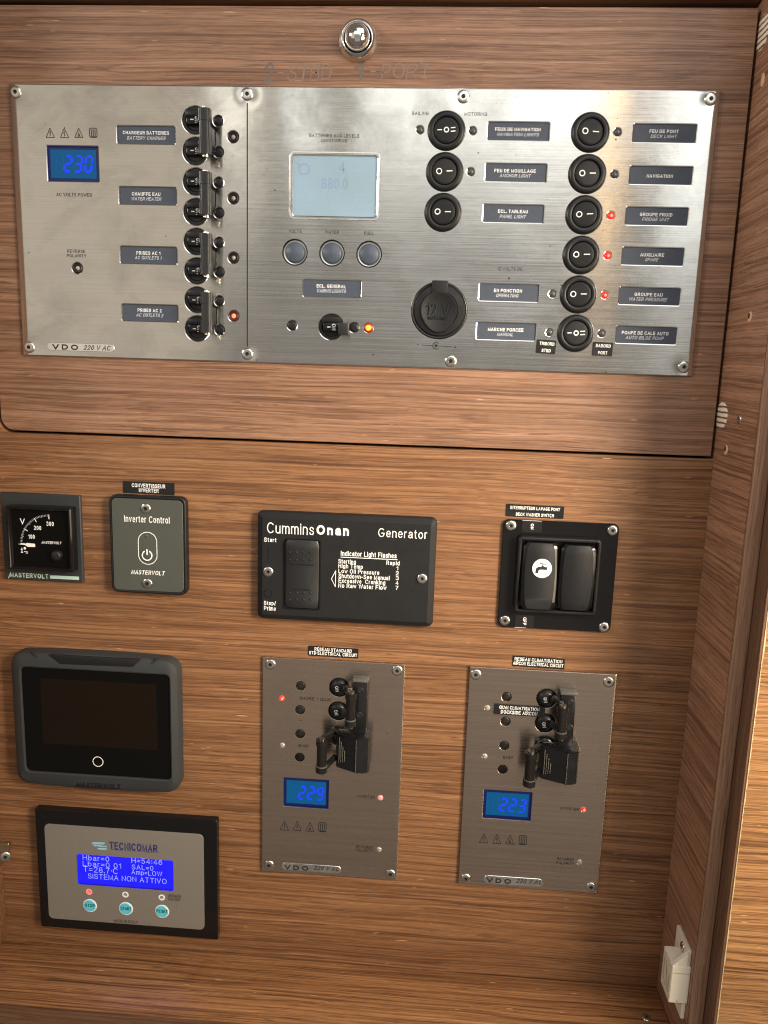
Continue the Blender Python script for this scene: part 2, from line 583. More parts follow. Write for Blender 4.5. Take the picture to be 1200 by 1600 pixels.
def wood(name, along, dark, mid, light, seed=0.0, rough=0.42, fleck=1.0, fine=False):
    """veneer: grain runs along the given axis"""
    k = NT(name)
    b = k.b
    a, c, f = (4.2, 520.0, 1500.0)

    def sc(al, ac):
        s = [ac, ac, ac]
        s[along] = al
        return tuple(s)
    # slow waviness of the grain
    wv = k.n("ShaderNodeTexNoise")
    wv.inputs["Scale"].default_value = 1.0
    wv.inputs["Detail"].default_value = 2
    k.l(k.pos(sc(9, 30), loc=(seed, seed * 2, seed * 3)), wv.inputs["Vector"])
    g = k.n("ShaderNodeNewGeometry")
    sub = k.n("ShaderNodeVectorMath", operation='SUBTRACT')
    k.l(wv.outputs["Color"], sub.inputs[0])
    sub.inputs[1].default_value = (0.5, 0.5, 0.5)
    scl = k.n("ShaderNodeVectorMath", operation='SCALE')
    scl.inputs[3].default_value = 0.0050
    k.l(sub.outputs[0], scl.inputs[0])
    add = k.n("ShaderNodeVectorMath", operation='ADD')
    k.l(g.outputs["Position"], add.inputs[0])
    k.l(scl.outputs[0], add.inputs[1])

    def mp(s, off):
        m_ = k.n("ShaderNodeMapping")
        m_.inputs["Scale"].default_value = s
        m_.inputs["Location"].default_value = (off, off * 1.7, off * 0.6)
        k.l(add.outputs[0], m_.inputs["Vector"])
        return m_.outputs[0]
    broad = k.noise(mp(sc(2.2, 60), seed + 3), 4, 0.6)
    main = k.noise(mp(sc(a, c), seed), 5, 0.62)
    thin = k.noise(mp(sc(a * 2.4, f), seed + 9), 3, 0.65)
    mott = k.noise(mp(sc(110, 620), seed + 5), 3, 0.6)
    base = k.ramp(main, [(0.30, dark), (0.44, tuple(d * 0.40 + m_ * 0.60 for d, m_ in zip(dark, mid))), (0.52, mid), (0.72, light)])
    tone = k.ramp(broad, [(0.28, (0.80, 0.78, 0.76)), (0.5, (0.98, 0.98, 0.98)), (0.74, (1.12, 1.11, 1.09))])
    c1 = k.mix(1.0, base, tone, 'MULTIPLY')
    t2 = k.ramp(thin, [(0.32, (0.40, 0.34, 0.30)), (0.46, (0.90, 0.89, 0.88)), (0.60, (1.06, 1.06, 1.06)), (0.78, (1.24, 1.24, 1.22))])
    c2 = k.mix(0.78, c1, t2, 'MULTIPLY')
    m2 = k.ramp(mott, [(0.3, (0.86, 0.85, 0.84)), (0.7, (1.10, 1.10, 1.10))])
    c3 = k.mix(0.8, c2, m2, 'MULTIPLY')
    # a few long dark growth lines, and short pale flecks
    ln = k.noise(mp(sc(2.6, 230), seed + 21), 3, 0.5)
    lf = k.math('MULTIPLY', k.rng(k.math('ABSOLUTE', k.math('SUBTRACT', ln, 0.5)), 0.0, 0.014, 1.0, 0.0), 0.72)
    c4 = k.mix(lf, c3, tuple(d * 0.7 for d in dark))
    fl = k.noise(mp(sc(75, 640), seed + 31), 1, 0.4)
    ff = k.rng(fl, 0.755, 0.82, 0.0, 0.75 * fleck)
    c5 = k.mix(ff, c4, tuple(min(1, l * 1.75 + 0.05) for l in light))
    k.l(c5, b.inputs["Base Color"])
    k.l(k.rng(main, 0.3, 0.7, rough + 0.08, rough - 0.05), b.inputs["Roughness"])
    b.inputs["Specular IOR Level"].default_value = 0.45
    hh = k.math('ADD', k.math('MULTIPLY', main, 0.6), k.math('MULTIPLY', thin, 0.5))
    k.l(k.bump(hh, 0.35, 0.0009).outputs[0], b.inputs["Normal"])
    return k.m


def steel(name, tint, rough, aniso, smudge, seed=0.0, edges=None, dimples=(), wave=0.65, mottle=0.14):
    """brushed stainless sheet, brushed along x; edges: sheet rolls back slightly near its left and right edge"""
    k = NT(name)
    b = k.b
    st = k.noise(k.pos((7, 300, 1500), loc=(seed, 0, seed)), 4, 0.7)
    st2 = k.noise(k.pos((22, 300, 4200), loc=(seed, 0, seed)), 2, 0.6)
    sm = k.noise(k.pos((26, 26, 34), loc=(seed, seed, 0)), 5, 0.62, dist=0.6)
    sp = k.noise(k.pos((120, 120, 150), loc=(0, seed, seed)), 4, 0.7)
    b.inputs["Metallic"].default_value = 1.0
    col = k.mix(k.rng(sm, 0.42, 0.70, 0.0, smudge), tint, tuple(t * 0.78 for t in tint))
    col = k.mix(k.rng(sp, 0.62, 0.78, 0.0, smudge * 0.8), col, tuple(t * f_ for t, f_ in zip(tint, (0.72, 0.68, 0.62))))
    col = k.mix(0.75, col, k.ramp(st, [(0.3, (0.84, 0.84, 0.84)), (0.55, (1, 1, 1)), (0.75, (1.10, 1.10, 1.10))]), 'MULTIPLY')
    spk = k.noise(k.pos((330, 330, 330), loc=(seed, 3, seed)), 1, 0.4)
    col = k.mix(k.rng(spk, 0.77, 0.80, 0.0, 0.8), col, (0.10, 0.08, 0.06))
    scf = k.noise(k.pos((60, 60, 210), loc=(seed, 9, seed)), 3, 0.7, dist=1.5)
    col = k.mix(k.rng(scf, 0.70, 0.78, 0.0, 0.35), col, tuple(min(1, t * 1.35) for t in tint))
    k.l(col, b.inputs["Base Color"])
    r1 = k.rng(st, 0.3, 0.7, rough - 0.04, rough + 0.05)
    r2 = k.math('ADD', r1, k.rng(sm, 0.45, 0.72, 0.0, 0.16 * smudge))
    k.l(r2, b.inputs["Roughness"])
    b.inputs["Anisotropic"].default_value = aniso
    tg = k.n("ShaderNodeCombineXYZ")
    tg.inputs[2].default_value = 1.0
    k.l(tg.outputs[0], b.inputs["Tangent"])
    wv = k.noise(k.pos((9, 9, 7), loc=(seed, 1, seed)), 2, 0.5)
    h = k.math('ADD', k.math('MULTIPLY', st, 0.010), k.math('ADD', k.math('MULTIPLY', st2, 0.006), k.math('MULTIPLY', wv, wave)))
    mo = k.noise(k.pos((24, 24, 40), loc=(seed, 5, 1)), 3, 0.6)
    h = k.math('ADD', h, k.math('ADD', k.math('MULTIPLY', sp, 0.006), k.math('MULTIPLY', mo, mottle)))
    if edges:
        g = k.n("ShaderNodeNewGeometry")
        sx = k.n("ShaderNodeSeparateXYZ")
        k.l(g.outputs["Position"], sx.inputs[0])
        for x0, sgn, w, slope in edges:
            # 0 away from the edge, growing quadratically towards it
            t = k.math('MAXIMUM', k.math('SUBTRACT', 1.0, k.math('DIVIDE', k.math('MULTIPLY', k.math('SUBTRACT', sx.outputs[0], x0), sgn), w)), 0.0)
            q = k.math('MULTIPLY', k.math('MULTIPLY', t, t), -0.5 * slope * w * 1000)
            h = k.math('ADD', h, q)
        for cx, cz, rad, dep in dimples:
            dx = k.math('SUBTRACT', sx.outputs[0], cx)
            dz = k.math('SUBTRACT', sx.outputs[2], cz)
            rr = k.math('SQRT', k.math('ADD', k.math('MULTIPLY', dx, dx), k.math('MULTIPLY', dz, dz)))
            t = k.math('MAXIMUM', k.math('SUBTRACT', 1.0, k.math('DIVIDE', rr, rad)), 0.0)
            h = k.math('ADD', h, k.math('MULTIPLY', k.math('MULTIPLY', t, t), -dep * 1000))
    k.l(k.bump(h, 1.0, 0.001).outputs[0], b.inputs["Normal"])
    return k.m


M = {}
D_, MI, LI = (0.095, 0.040, 0.017), (0.238, 0.115, 0.052), (0.325, 0.173, 0.086)
M['wood'] = wood("wood_veneer", 0, D_, MI, LI, 0.0)
M['wood_hatch'] = wood("wood_veneer_hatch", 0, (0.130, 0.062, 0.035), (0.275, 0.148, 0.088), (0.345, 0.205, 0.134), 4.3, rough=0.40, fleck=0.7)
M['wood_side'] = wood("wood_veneer_side", 1, (0.16, 0.075, 0.042), (0.37, 0.195, 0.115), (0.45, 0.25, 0.155), 8.1, fleck=0.0)
M['wood_front'] = wood("wood_veneer_front", 0, (0.125, 0.050, 0.02), (0.48, 0.25, 0.105), (0.62, 0.36, 0.17), 12.7)
M['wood_edge'] = wood("wood_edge_strip", 2, (0.25, 0.14, 0.085), (0.33, 0.19, 0.12), (0.37, 0.22, 0.14), 17.0, fleck=0.0, rough=0.33)
M['wood_shelf'] = wood("wood_veneer_shelf", 0, D_, (0.35, 0.165, 0.068), (0.46, 0.25, 0.118), 33.0, rough=0.20)
M['wood_shelf_edge'] = wood("wood_shelf_edge", 0, (0.12, 0.055, 0.028), (0.17, 0.085, 0.045), (0.20, 0.10, 0.055), 29.0, fleck=0.0)
M['wood_edge_dark'] = wood("wood_edge_band", 2, (0.12, 0.060, 0.034), (0.17, 0.09, 0.052), (0.20, 0.105, 0.06), 19.0, fleck=0.0)
M['dark'] = plain("dark_void", (0.012, 0.010, 0.009), 0.8)
M['black'] = plain("black_plastic", (0.009, 0.009, 0.0095), 0.36, grain=0.12, spec=0.35)
M['black_matte'] = plain("black_matte_plastic", (0.0125, 0.013, 0.014), 0.50, grain=0.35, gs=1800, dust=0.02, spec=0.22)
M['black_gloss'] = plain("black_gloss_plastic", (0.006, 0.006, 0.0065), 0.14, dust=0.02, spec=0.35)
M['bar'] = plain("grey_black_plastic", (0.015, 0.016, 0.017), 0.40, grain=0.1, spec=0.4, dust=0.03)
M['grey_cap'] = plain("highlight_grey_plastic", (0.085, 0.083, 0.076), 0.42, grain=0.2, dust=0.1)  # lighter grey paints edge highlights on black breaker parts; also the collars
M['black_rod'] = plain("moulded_black_plastic", (0.0075, 0.0075, 0.008), 0.24, spec=0.5)
M['brown_rod'] = plain("smoked_sleeve", (0.009, 0.0075, 0.007), 0.22, spec=0.4)
M['label'] = plain("slate_label", (0.050, 0.062, 0.085), 0.5, grain=0.3, gs=1500, dust=0.10, spec=0.35)
M['white_print'] = plain("white_print", (0.80, 0.80, 0.78), 0.5)
M['grey_print'] = plain("grey_print", (0.55, 0.57, 0.60), 0.5)
M['black_print'] = plain("black_print", (0.012, 0.012, 0.012), 0.5)
M['chrome'] = plain("chrome", (0.80, 0.79, 0.77), 0.05, metal=1.0)
M['screw'] = plain("steel_screw", (0.62, 0.60, 0.56), 0.22, metal=1.0, dust=0.15)
M['pin'] = plain("steel_pin", (0.72, 0.69, 0.62), 0.25, metal=1.0)
M['brass'] = plain("worn_pin", (0.20, 0.165, 0.13), 0.32, metal=0.9)
M['sticker'] = plain("black_tape", (0.009, 0.009, 0.010), 0.30)
M['slate'] = plain("slate_plate", (0.030, 0.033, 0.034), 0.5, grain=0.3, gs=2000, spec=0.3)
M['olive'] = plain("olive_plate", (0.062, 0.068, 0.057), 0.42, grain=0.2, gs=2000)
M['silver'] = plain("grey_film", (0.180, 0.163, 0.142), 0.34, spec=0.5, dust=0.12)
M['glass_black'] = plain("black_glass", (0.003, 0.0028, 0.0026), 0.05, spec=0.25)
M['lcd_off'] = plain("dark_display", (0.0085, 0.0048, 0.0025), 0.07, spec=0.25)  # brown cast puts a brown reflection into the screen colour
M['mint'] = plain("mint_print", (0.42, 0.58, 0.52), 0.5)
M['cyan'] = plain("cyan_button", (0.10, 0.52, 0.66), 0.4)
M['navy'] = plain("navy_print", (0.018, 0.025, 0.13), 0.5)
M['sky'] = plain("pale_blue_print", (0.25, 0.50, 0.66), 0.5)
M['white_plastic'] = plain("white_plastic", (0.80, 0.74, 0.61), 0.42, grain=0.15, dust=0.25)
M['emboss'] = plain("emboss_mark", (0.42, 0.36, 0.28), 0.5)
M['pencil'] = plain("pencil_mark", (0.215, 0.150, 0.120), 0.45)
M['pencil_dark'] = plain("dark_pencil_mark", (0.13, 0.105, 0.10), 0.4)
M['pale_wood'] = plain("raw_wood", (0.72, 0.42, 0.24), 0.6, grain=0.3)
M['chip'] = plain("worn_edge", (0.55, 0.42, 0.25), 0.6, dust=0.3)
M['rough_metal'] = plain("zinc_bracket", (0.5, 0.46, 0.36), 0.35, metal=1.0)
M['cone'] = plain("blue_grey_button", (0.062, 0.078, 0.105), 0.38, dust=0.08, spec=0.35)
M['steel_rim'] = plain("bright_rim", (0.85, 0.84, 0.80), 0.25, metal=1.0)
M['led_grey'] = plain("grey_lens", (0.055, 0.055, 0.055), 0.30)
M['led_clear'] = plain("clear_lens", (0.36, 0.31, 0.26), 0.15, coat=0.6)
M['led_red'] = plain("lit_red_lens", (0.55, 0.02, 0.02), 0.25, emit=(1.0, 0.025, 0.015), es=0.95)
M['led_red_core'] = plain("lit_red_core", (0.6, 0.1, 0.05), 0.3, emit=(1.0, 0.30, 0.16), es=1.3)
M['led_pink'] = plain("lit_pink_lens", (0.6, 0.2, 0.2), 0.25, emit=(1.0, 0.30, 0.28), es=0.45)
M['led_amber'] = plain("lit_amber_lens", (0.8, 0.4, 0.02), 0.3, emit=(1.0, 0.50, 0.02), es=1.6)
M['led_amber_rim'] = plain("red_lens_rim", (0.22, 0.01, 0.006), 0.25, emit=(0.5, 0.02, 0.01), es=0.35)
M['led_red_rim'] = plain("dark_red_rim", (0.05, 0.005, 0.004), 0.3, emit=(0.3, 0.01, 0.005), es=0.15)
M['digit'] = plain("blue_digit", (0.01, 0.01, 0.4), 0.4, emit=(0.012, 0.03, 1.0), es=1.25, spec=0.2)
M['digit_dim'] = plain("dim_blue_digit", (0.003, 0.02, 0.05), 0.4, emit=(0.0, 0.125, 0.33), es=0.62, spec=0.2)
M['lcd_teal'] = plain("blue_display", (0.003, 0.02, 0.05), 0.15, emit=(0.0, 0.115, 0.30), es=0.62, spec=0.2)
M['lcd_dark'] = plain("dark_blue_frame", (0.004, 0.006, 0.035), 0.2, emit=(0.0, 0.004, 0.06), es=0.7)
M['lcd_blue'] = plain("lit_blue_display", (0.01, 0.01, 0.3), 0.25, emit=(0.003, 0.003, 1.0), es=1.05)
M['lcd_blue_dark'] = plain("blue_display_edge", (0.01, 0.01, 0.2), 0.3, emit=(0.0, 0.0, 0.28), es=1.0)
M['lcd_text'] = plain("pale_blue_character", (0.3, 0.35, 0.6), 0.4, emit=(0.16, 0.20, 0.90), es=0.7)


def lcd_grey():
    k = NT("grey_blue_display")
    v = k.pos((1, 1, 1))
    nz = k.noise(v, 5, 0.85, 1100)
    big = k.noise(v, 2, 0.5, 22)
    c = k.mix(k.rng(big, 0.35, 0.65, 0, 1), (0.20, 0.27, 0.30), (0.22, 0.31, 0.38))
    c = k.mix(k.rng(nz, 0.54, 0.74, 0, 0.5), c, (0.44, 0.54, 0.60))
    k.l(c, k.b.inputs["Base Color"])
    k.b.inputs["Roughness"].default_value = 0.30
    k.b.inputs["Emission Color"].default_value = (0.22, 0.40, 0.55, 1)
    k.b.inputs["Emission Strength"].default_value = 0.22
    k.b.inputs["Coat Weight"].default_value = 0.5
    k.b.inputs["Coat Roughness"].default_value = 0.2
    return k.m


M['lcd_grey'] = lcd_grey()
M['lcd_ghost'] = plain("faint_segment", (0.175, 0.235, 0.34), 0.4, emit=(0.18, 0.30, 0.52), es=0.24)


def plystripes():
    k = NT("plywood_layers")
    w = k.n("ShaderNodeTexWave", bands_direction='Z')
    w.inputs["Scale"].default_value = 92
    w.inputs["Distortion"].default_value = 1.2
    w.inputs["Detail Scale"].default_value = 2.0
    k.l(k.pos((1, 1, 1)), w.inputs["Vector"])
    c = k.ramp(w.outputs["Fac"], [(0.0, (0.16, 0.06, 0.03)), (0.22, (0.30, 0.14, 0.08)), (0.34, (0.74, 0.66, 0.52)), (1.0, (0.82, 0.75, 0.62))])
    k.l(c, k.b.inputs["Base Color"])
    k.b.inputs["Roughness"].default_value = 0.6
    return k.m


M['ply'] = plystripes()

# ------------------------------------------------------------------ the setting
WY = 0.002            # the wood faces lie 2 mm behind the fronts of the metal plates
XS, ZF, XL = 0.471, -0.629, -0.039


def struct(name, me, loc=(0, 0, 0), parent=None):
    o = link(name, me, parent, loc)
    if parent is None:
        o["kind"] = "structure"
    return o


def arc(cx, cz, r, a0, a1, n=8):
    return [(cx + r * cos(radians(a0 + (a1 - a0) * i / n)), cz + r * sin(radians(a0 + (a1 - a0) * i / n))) for i in range(n + 1)]


r_ = 0.010
wall_out = [(-0.06, ZF - 0.01), (XS - 0.0002, ZF - 0.01), (XS - 0.0002, -0.2266), (-0.0222 + r_, -0.2266)] + arc(-0.0222 + r_, -0.2266 + r_, r_, 270, 180)[1:] + [(-0.0222, 0.12), (-0.06, 0.12)]
struct("wall", plate_mesh([wall_out], 0.018, 0.0004, M['wood']), (0, WY, 0))
bm = bmesh.new(); box(bm, -0.08, 0.49, -0.003, 0.0, -0.66, 0.20)
struct("dark_gap_backing", finish(bm, M['dark']), (0, 0.024, 0))  # added near-black sheet, puts the shade into the gaps around the hatch
bm = bmesh.new(); box(bm, -0.08, XS - 0.0003, -0.018, 0.0, 0.0530, 0.16, 0.0006)
struct("top_rail", finish(bm, M['wood_hatch']), (0, WY, 0))
bm = bmesh.new(); box(bm, XS, XS + 0.009, -0.02, 0.0615, ZF - 0.03, 0.16)
side = struct("side_wall", finish(bm, M['wood_side']))
bm = bmesh.new(); box(bm, XS, XS + 0.0092, 0.0616, 0.0642, ZF - 0.03, 0.16, 0.0009)
struct("edge_strip", finish(bm, M['wood_edge']))
bm = bmesh.new(); box(bm, XS + 0.0112, 0.80, 0.050, 0.080, ZF - 0.12, 0.30, 0.0003)
front = struct("front_panel", finish(bm, M['wood_front']))
bm = bmesh.new(); box(bm, XS + 0.0094, XS + 0.0111, 0.050, 0.0797, ZF - 0.12, 0.30, 0.0003)
link("edge_band", finish(bm, M['wood_edge_dark']), front)
# worn pale arris of the front panel, uneven along its length
bm = bmesh.new()
rnd = random.Random(3)
zz = ZF - 0.1
prev = None
while zz < 0.28:
    w = 0.0001 + rnd.random() ** 2 * 0.0006
    a = [bm.verts.new((XS + 0.0110 - w * 0.4, -0.0795, zz)), bm.verts.new((XS + 0.0110, -0.0802, zz)), bm.verts.new((XS + 0.0112 + w, -0.0802, zz))]
    if prev:
        for i in range(2):
            bm.faces.new((prev[i], prev[i + 1], a[i + 1], a[i]))
    prev = a
    zz += 0.0025 + rnd.random() * 0.003
link("worn_edge", finish(bm, M['chip']), front)
bm = bmesh.new(); box(bm, XL - 0.05, XS - 0.0003, -0.001, 0.061, ZF - 0.016, ZF, 0.0008)
struct("shelf", finish(bm, M['wood_shelf']))
bm = bmesh.new(); box(bm, XL - 0.30, XS - 0.0004, 0.0612, 0.064, ZF - 0.40, ZF - 0.0012, 0.0005)
struct("shelf_edge", finish(bm, M['wood_shelf_edge']))
bm = bmesh.new(); box(bm, XL - 0.30, XL, -0.0018, 0.060, ZF + 0.0002, 0.16, 0.0005)
struct("left_cheek", finish(bm, M['wood']))

# drilled holes in the side wall, two of them showing the layers of the board
def side_disc(name, d, z, rd, rz_, mat, parent, thick=0.0004, n=24):
    b_ = bmesh.new()
    o1 = [b_.verts.new((0.0, -rd * cos(2 * pi * i / n), rz_ * sin(2 * pi * i / n))) for i in range(n)]
    o2 = [b_.verts.new((-thick, -rd * 0.94 * cos(2 * pi * i / n), rz_ * 0.94 * sin(2 * pi * i / n))) for i in range(n)]
    for i in range(n):
        b_.faces.new((o1[i], o1[(i + 1) % n], o2[(i + 1) % n], o2[i]))
    b_.faces.new(o2)
    return link(name, finish(b_, mat), parent, (XS, -d, z))


side_disc("board_hole", 0.0035, -0.197, 0.0105, 0.0088, M['ply'], side)
side_disc("board_hole", 0.0025, 0.0325, 0.0105, 0.0100, M['ply'], side)
for d, z in ((0.0330, -0.1361), (0.0182, -0.2180)):
    h = side_disc("drilled_hole", d, z, 0.0026, 0.0032, M['pale_wood'], side)
    side_disc("hole_core", d - 0.0008, z + 0.0006, 0.0012, 0.0018, M['dark'], h, 0.0006)
side_disc("drilled_hole", 0.0115, 0.0030, 0.0022, 0.0040, M['pale_wood'], side)


def screw_head(r, mat, cross=0.0, socket=True, dome=0.0009, base=0.0):
    """round screw head with a torx-like socket"""
    b_ = bmesh.new()
    s = r * 0.33
    lathe(b_, [(r, base), (r * 0.98, base + dome * 0.4), (r * 0.85, base + dome * 0.85), (r * 0.62, base + dome), (s, base + dome * 0.98), (s * 0.95, base + dome * 0.2), (s * 0.3, base - 0.0001)], n=24)
    return finish(b_, mat, 50)


def socket_mesh(r, mat, d):
    """six-lobed socket floor"""
    b_ = bmesh.new()
    pts = []
    for i in range(24):
        a = 2 * pi * i / 24
        q = r * (0.86 + 0.16 * cos(6 * a))
        pts.append((q * cos(a), q * sin(a)))
    flat(b_, pts, d)
    return finish(b_, mat)


SCREW = screw_head(0.0040, M['screw'])
SCREW_S = screw_head(0.0038, M['screw'], dome=0.0012)
SOCK = socket_mesh(0.0013, M['black'], 0.00045)


def add_screw(parent, c, x, y, d=0.0, me=None):
    X, Z = at(c, x, y, d)
    o = link("screw", me or SCREW, parent, (X, -d, Z), (0, random.random() * 3, 0))
    link("socket", SOCK, o, (X, -d, Z))
    return o


# ------------------------------------------------------------------ the hatch
hl, hr, hb, ht, r_ = -0.0196, 0.4686, -0.2240, 0.0475, 0.009
hx, hz = (hl + hr) / 2, (hb + ht) / 2
hatch = thing("hatch_door", "large brown wood veneer hatch door behind the big steel panel, chrome knob at its top", "hatch", (hx, WY, hz))
out = [(hr, hb), (hr, ht), (hl + r_, ht)] + arc(hl + r_, ht - r_, r_, 90, 180)[1:] + arc(hl + r_, hb + r_, r_, 180, 270)
out = [(x - hx, z - hz) for x, z in out]
link("door_board", plate_mesh([out], 0.018, 0.0004, M['wood_hatch']), hatch, (hx, WY, hz))
kx, kz = at('X', 563, 182, 0.004)
bm = bmesh.new()
lathe(bm, [(0.0125, -0.0005), (0.0124, 0.0022), (0.0112, 0.0048), (0.0098, 0.0062), (0.0092, 0.0060), (0.0086, 0.0040), (0.0082, 0.0005)], n=40, cap=False)
kn = link("knob", finish(bm, M['chrome'], 60), hatch, (kx, WY, kz))
bm = bmesh.new()
lathe(bm, [(0.0082, 0.000), (0.0081, 0.0050), (0.0076, 0.0075), (0.0064, 0.0098), (0.0047, 0.0113), (0.0027, 0.0122), (0.0008, 0.0125)], n=40)
link("push_button", finish(bm, M['chrome'], 60), kn, (kx, WY, kz))
pd = WY * -1 + 0.0001
for x, w, h, s, mm, bo in ((128, 50, 95, "2", 'pencil_dark', 0.012), (185, 30, 8, "-", 'pencil', 0), (330, 215, 80, "STBD", 'pencil', -0.012), (572, 42, 90, "1", 'pencil_dark', 0.015), (640, 30, 8, "-", 'pencil', 0), (800, 235, 75, "PORT", 'pencil', -0.015)):
    T(hatch, 'X', x, 357 - (x - 330) * 0.012, w, h, s, M[mm], pd, bold=bo, name="pencil_writing")

# ------------------------------------------------------------------ the big steel panel
PW, PH = 0.450, 0.1717
panel = thing("electrical_panel", "large brushed steel electrical panel with breakers and round switches, screwed to the hatch door", "electrical panel", (PW / 2, WY, -PH / 2))
holes = []


def rhole(c, x, y, w, h, r=0.0012, grow=0.0):
    X, Z = at(c, x, y)
    W, H = size(c, x, y, w, h)
    holes.append([(X + a, Z + b) for a, b in rrect(W + grow, H + grow, r, 3)])
    return X, Z, W, H


def chole(X, Z, r, n=32):
    holes.append([(X + r * cos(2 * pi * i / n), Z + r * sin(2 * pi * i / n)) for i in range(n)])


# label plates set into cut-outs: crop, centre, lines (text, centre, width, slanted)
LABELS = [
    ('A', 912, 363, [("CHARGEUR BATTERIES", 912, 350, 290), ("BATTERY CHARGER", 915, 383, 245)]),
    ('A', 922.5, 743, [("CHAUFFE EAU", 913, 733, 178), ("WATER HEATER", 915, 763, 192)]),
    ('B', 928, 275, [("PRISES AC 1", 927, 262, 150), ("AC OUTLETS 1", 927, 291, 170)]),
    ('B', 936, 636, [("PRISES AC 2", 935, 620, 150), ("AC OUTLETS 2", 937, 650, 172)]),
    ('F', 640, 511, [("ECL. GENERAL", 635, 495, 210), ("CABINS LIGHTS", 637, 529, 215)]),
    ('G', 877, 346, [("FEUX DE NAVIGATION", 873, 333, 328), ("NAVIGATION LIGHTS", 875, 370, 305)]),
    ('G', 859, 645, [("FEU DE MOUILLAGE", 853, 632, 298), ("ANCHOR LIGHT", 855, 667, 228)]),
    ('G', 841, 940, [("ECL. TABLEAU", 837, 925, 215), ("PANEL LIGHT", 837, 962, 192)]),
    ('H', 809, 449, [("EN FONCTION", 802, 435, 203), ("OPERATING", 797, 470, 168)]),
    ('H', 789, 729, [("MARCHE FORCEE", 785, 716, 257), ("MANUAL", 783, 750, 122)]),
    ('I', 766, 335, [("FEU DE PONT", 762, 322, 195), ("DECK LIGHT", 760, 356, 178)]),
    ('I', 741, 617, [("NAVIGATION", 733, 622, 175)]),
    ('I', 713, 891, [("GROUPE FROID", 708, 880, 218), ("FRIDGE UNIT", 706, 912, 185)]),
    ('J', 772, 174, [("AUXILIAIRE", 768, 164, 160), ("SPARE", 765, 196, 92)]),
    ('J', 750, 441, [("GROUPE EAU", 743, 430, 188), ("WATER PRESSURE", 740, 462, 260)]),
    ('J', 728, 702, [("POMPE DE CALE AUTO", 720, 688, 313), ("AUTO BILGE PUMP", 718, 720, 258)]),
]
LW, LH = 0.0385, 0.0107
bm = bmesh.new(); slab(bm, LW + 0.001, LH + 0.001, 0.0012, [(0, -0.0019), (0, -0.0009)])
LPM = finish(bm, M['label'])
for c, x, y, lines in LABELS:
    X, Z = at(c, x, y)
    holes.append([(X + a, Z + b) for a, b in rrect(LW + 0.0012, LH + 0.0012, 0.0014, 3)])
    lp = link("label_plate", LPM, panel, (X, 0, Z))
    lp["label"] = "slate grey label plate reading " + lines[0][0]
    s = CROP[c][2]
    for i, (t, tx, ty, tw) in enumerate(lines):
        T(lp, c, tx, ty, tw, 5.3 * s, t, M['white_print'] if i == 0 else M['grey_print'], -0.00085, bold=0.012 if i == 0 and c in 'ABFH' or i == 0 else -0.004, shear=0.0 if i == 0 else 0.28)

# volt display
def seg_digits(bm, s, X, Z, w, h, gap, d, slant=0.14, th=0.15):
    SEG = {'2': 'abged', '3': 'abgcd', '0': 'abcdef', '9': 'abcdfg', '8': 'abcdefg'}
    n = len(s)
    dw = (w - gap * (n - 1)) / n
    t = dw * th * 1.35
    for i, ch in enumerate(s):
        x0 = X - w / 2 + i * (dw + gap)
        P = {'a': (0, h, dw, h), 'g': (0, h / 2, dw, h / 2), 'd': (0, 0, dw, 0), 'f': (0, h / 2, 0, h), 'b': (dw, h / 2, dw, h), 'e': (0, 0, 0, h / 2), 'c': (dw, 0, dw, h / 2)}
        for k_ in SEG[ch]:
            a0, b0, a1, b1 = P[k_]
            v = Vector((a1 - a0, b1 - b0)).normalized()
            nn = Vector((-v.y, v.x))
            e = t * 0.25
            q0 = Vector((a0, b0)) + v * e
            q1 = Vector((a1, b1)) - v * e
            hx_ = t / 2
            pts = [q0, q0 + v * hx_ + nn * hx_, q1 - v * hx_ + nn * hx_, q1, q1 - v * hx_ - nn * hx_, q0 + v * hx_ - nn * hx_]
            flat(bm, [(x0 + p.x + slant * (p.y - h / 2), Z - h / 2 + p.y) for p in pts], d)


def volt_display(parent, c, x, y, w, h, digits, dx, dy, dw, dh, hole_list):
    X, Z = at(c, x, y)
    W, H = size(c, x, y, w, h)
    hole_list.append([(X + a, Z + b) for a, b in rrect(W, H, 0.0005, 2)])
    b_ = bmesh.new(); slab(b_, W + 0.001, H + 0.001, 0.0006, [(0, -0.0019), (0, -0.0005), (0.0013, -0.0005), (0.0016, -0.0013), (0.0022, -0.0013)], n=2)
    o = link("volt_display", finish(b_, M['lcd_dark']), parent, (X, 0, Z))
    b_ = bmesh.new(); slab(b_, W * 0.86, H * 0.77, 0.0003, [(0, -0.0014), (0, -0.0010)], n=2)
    link("screen", finish(b_, M['lcd_teal']), o, (X, 0, Z))
    DX, DZ = at(c, dx, dy, -0.0008)
    DW, DH = size(c, dx, dy, dw, dh)
    b_ = bmesh.new(); seg_digits(b_, digits, 0, 0, DW * 0.86, DH * 0.86, DW * 0.13, 0, th=0.24)
    link("digits", finish(b_, M['digit']), o, (DX, 0.0008, DZ))
    b_ = bmesh.new(); seg_digits(b_, "8", 0, 0, DW * 0.22, DH * 0.86, 0.001, 0, th=0.10)
    link("ghost_digit", finish(b_, M['digit_dim']), o, (DX - DW * 0.60, 0.0009, DZ))
    return o


volt_display(panel, 'A', 455, 543, 330, 232, "230", 490, 545, 195, 112, holes)


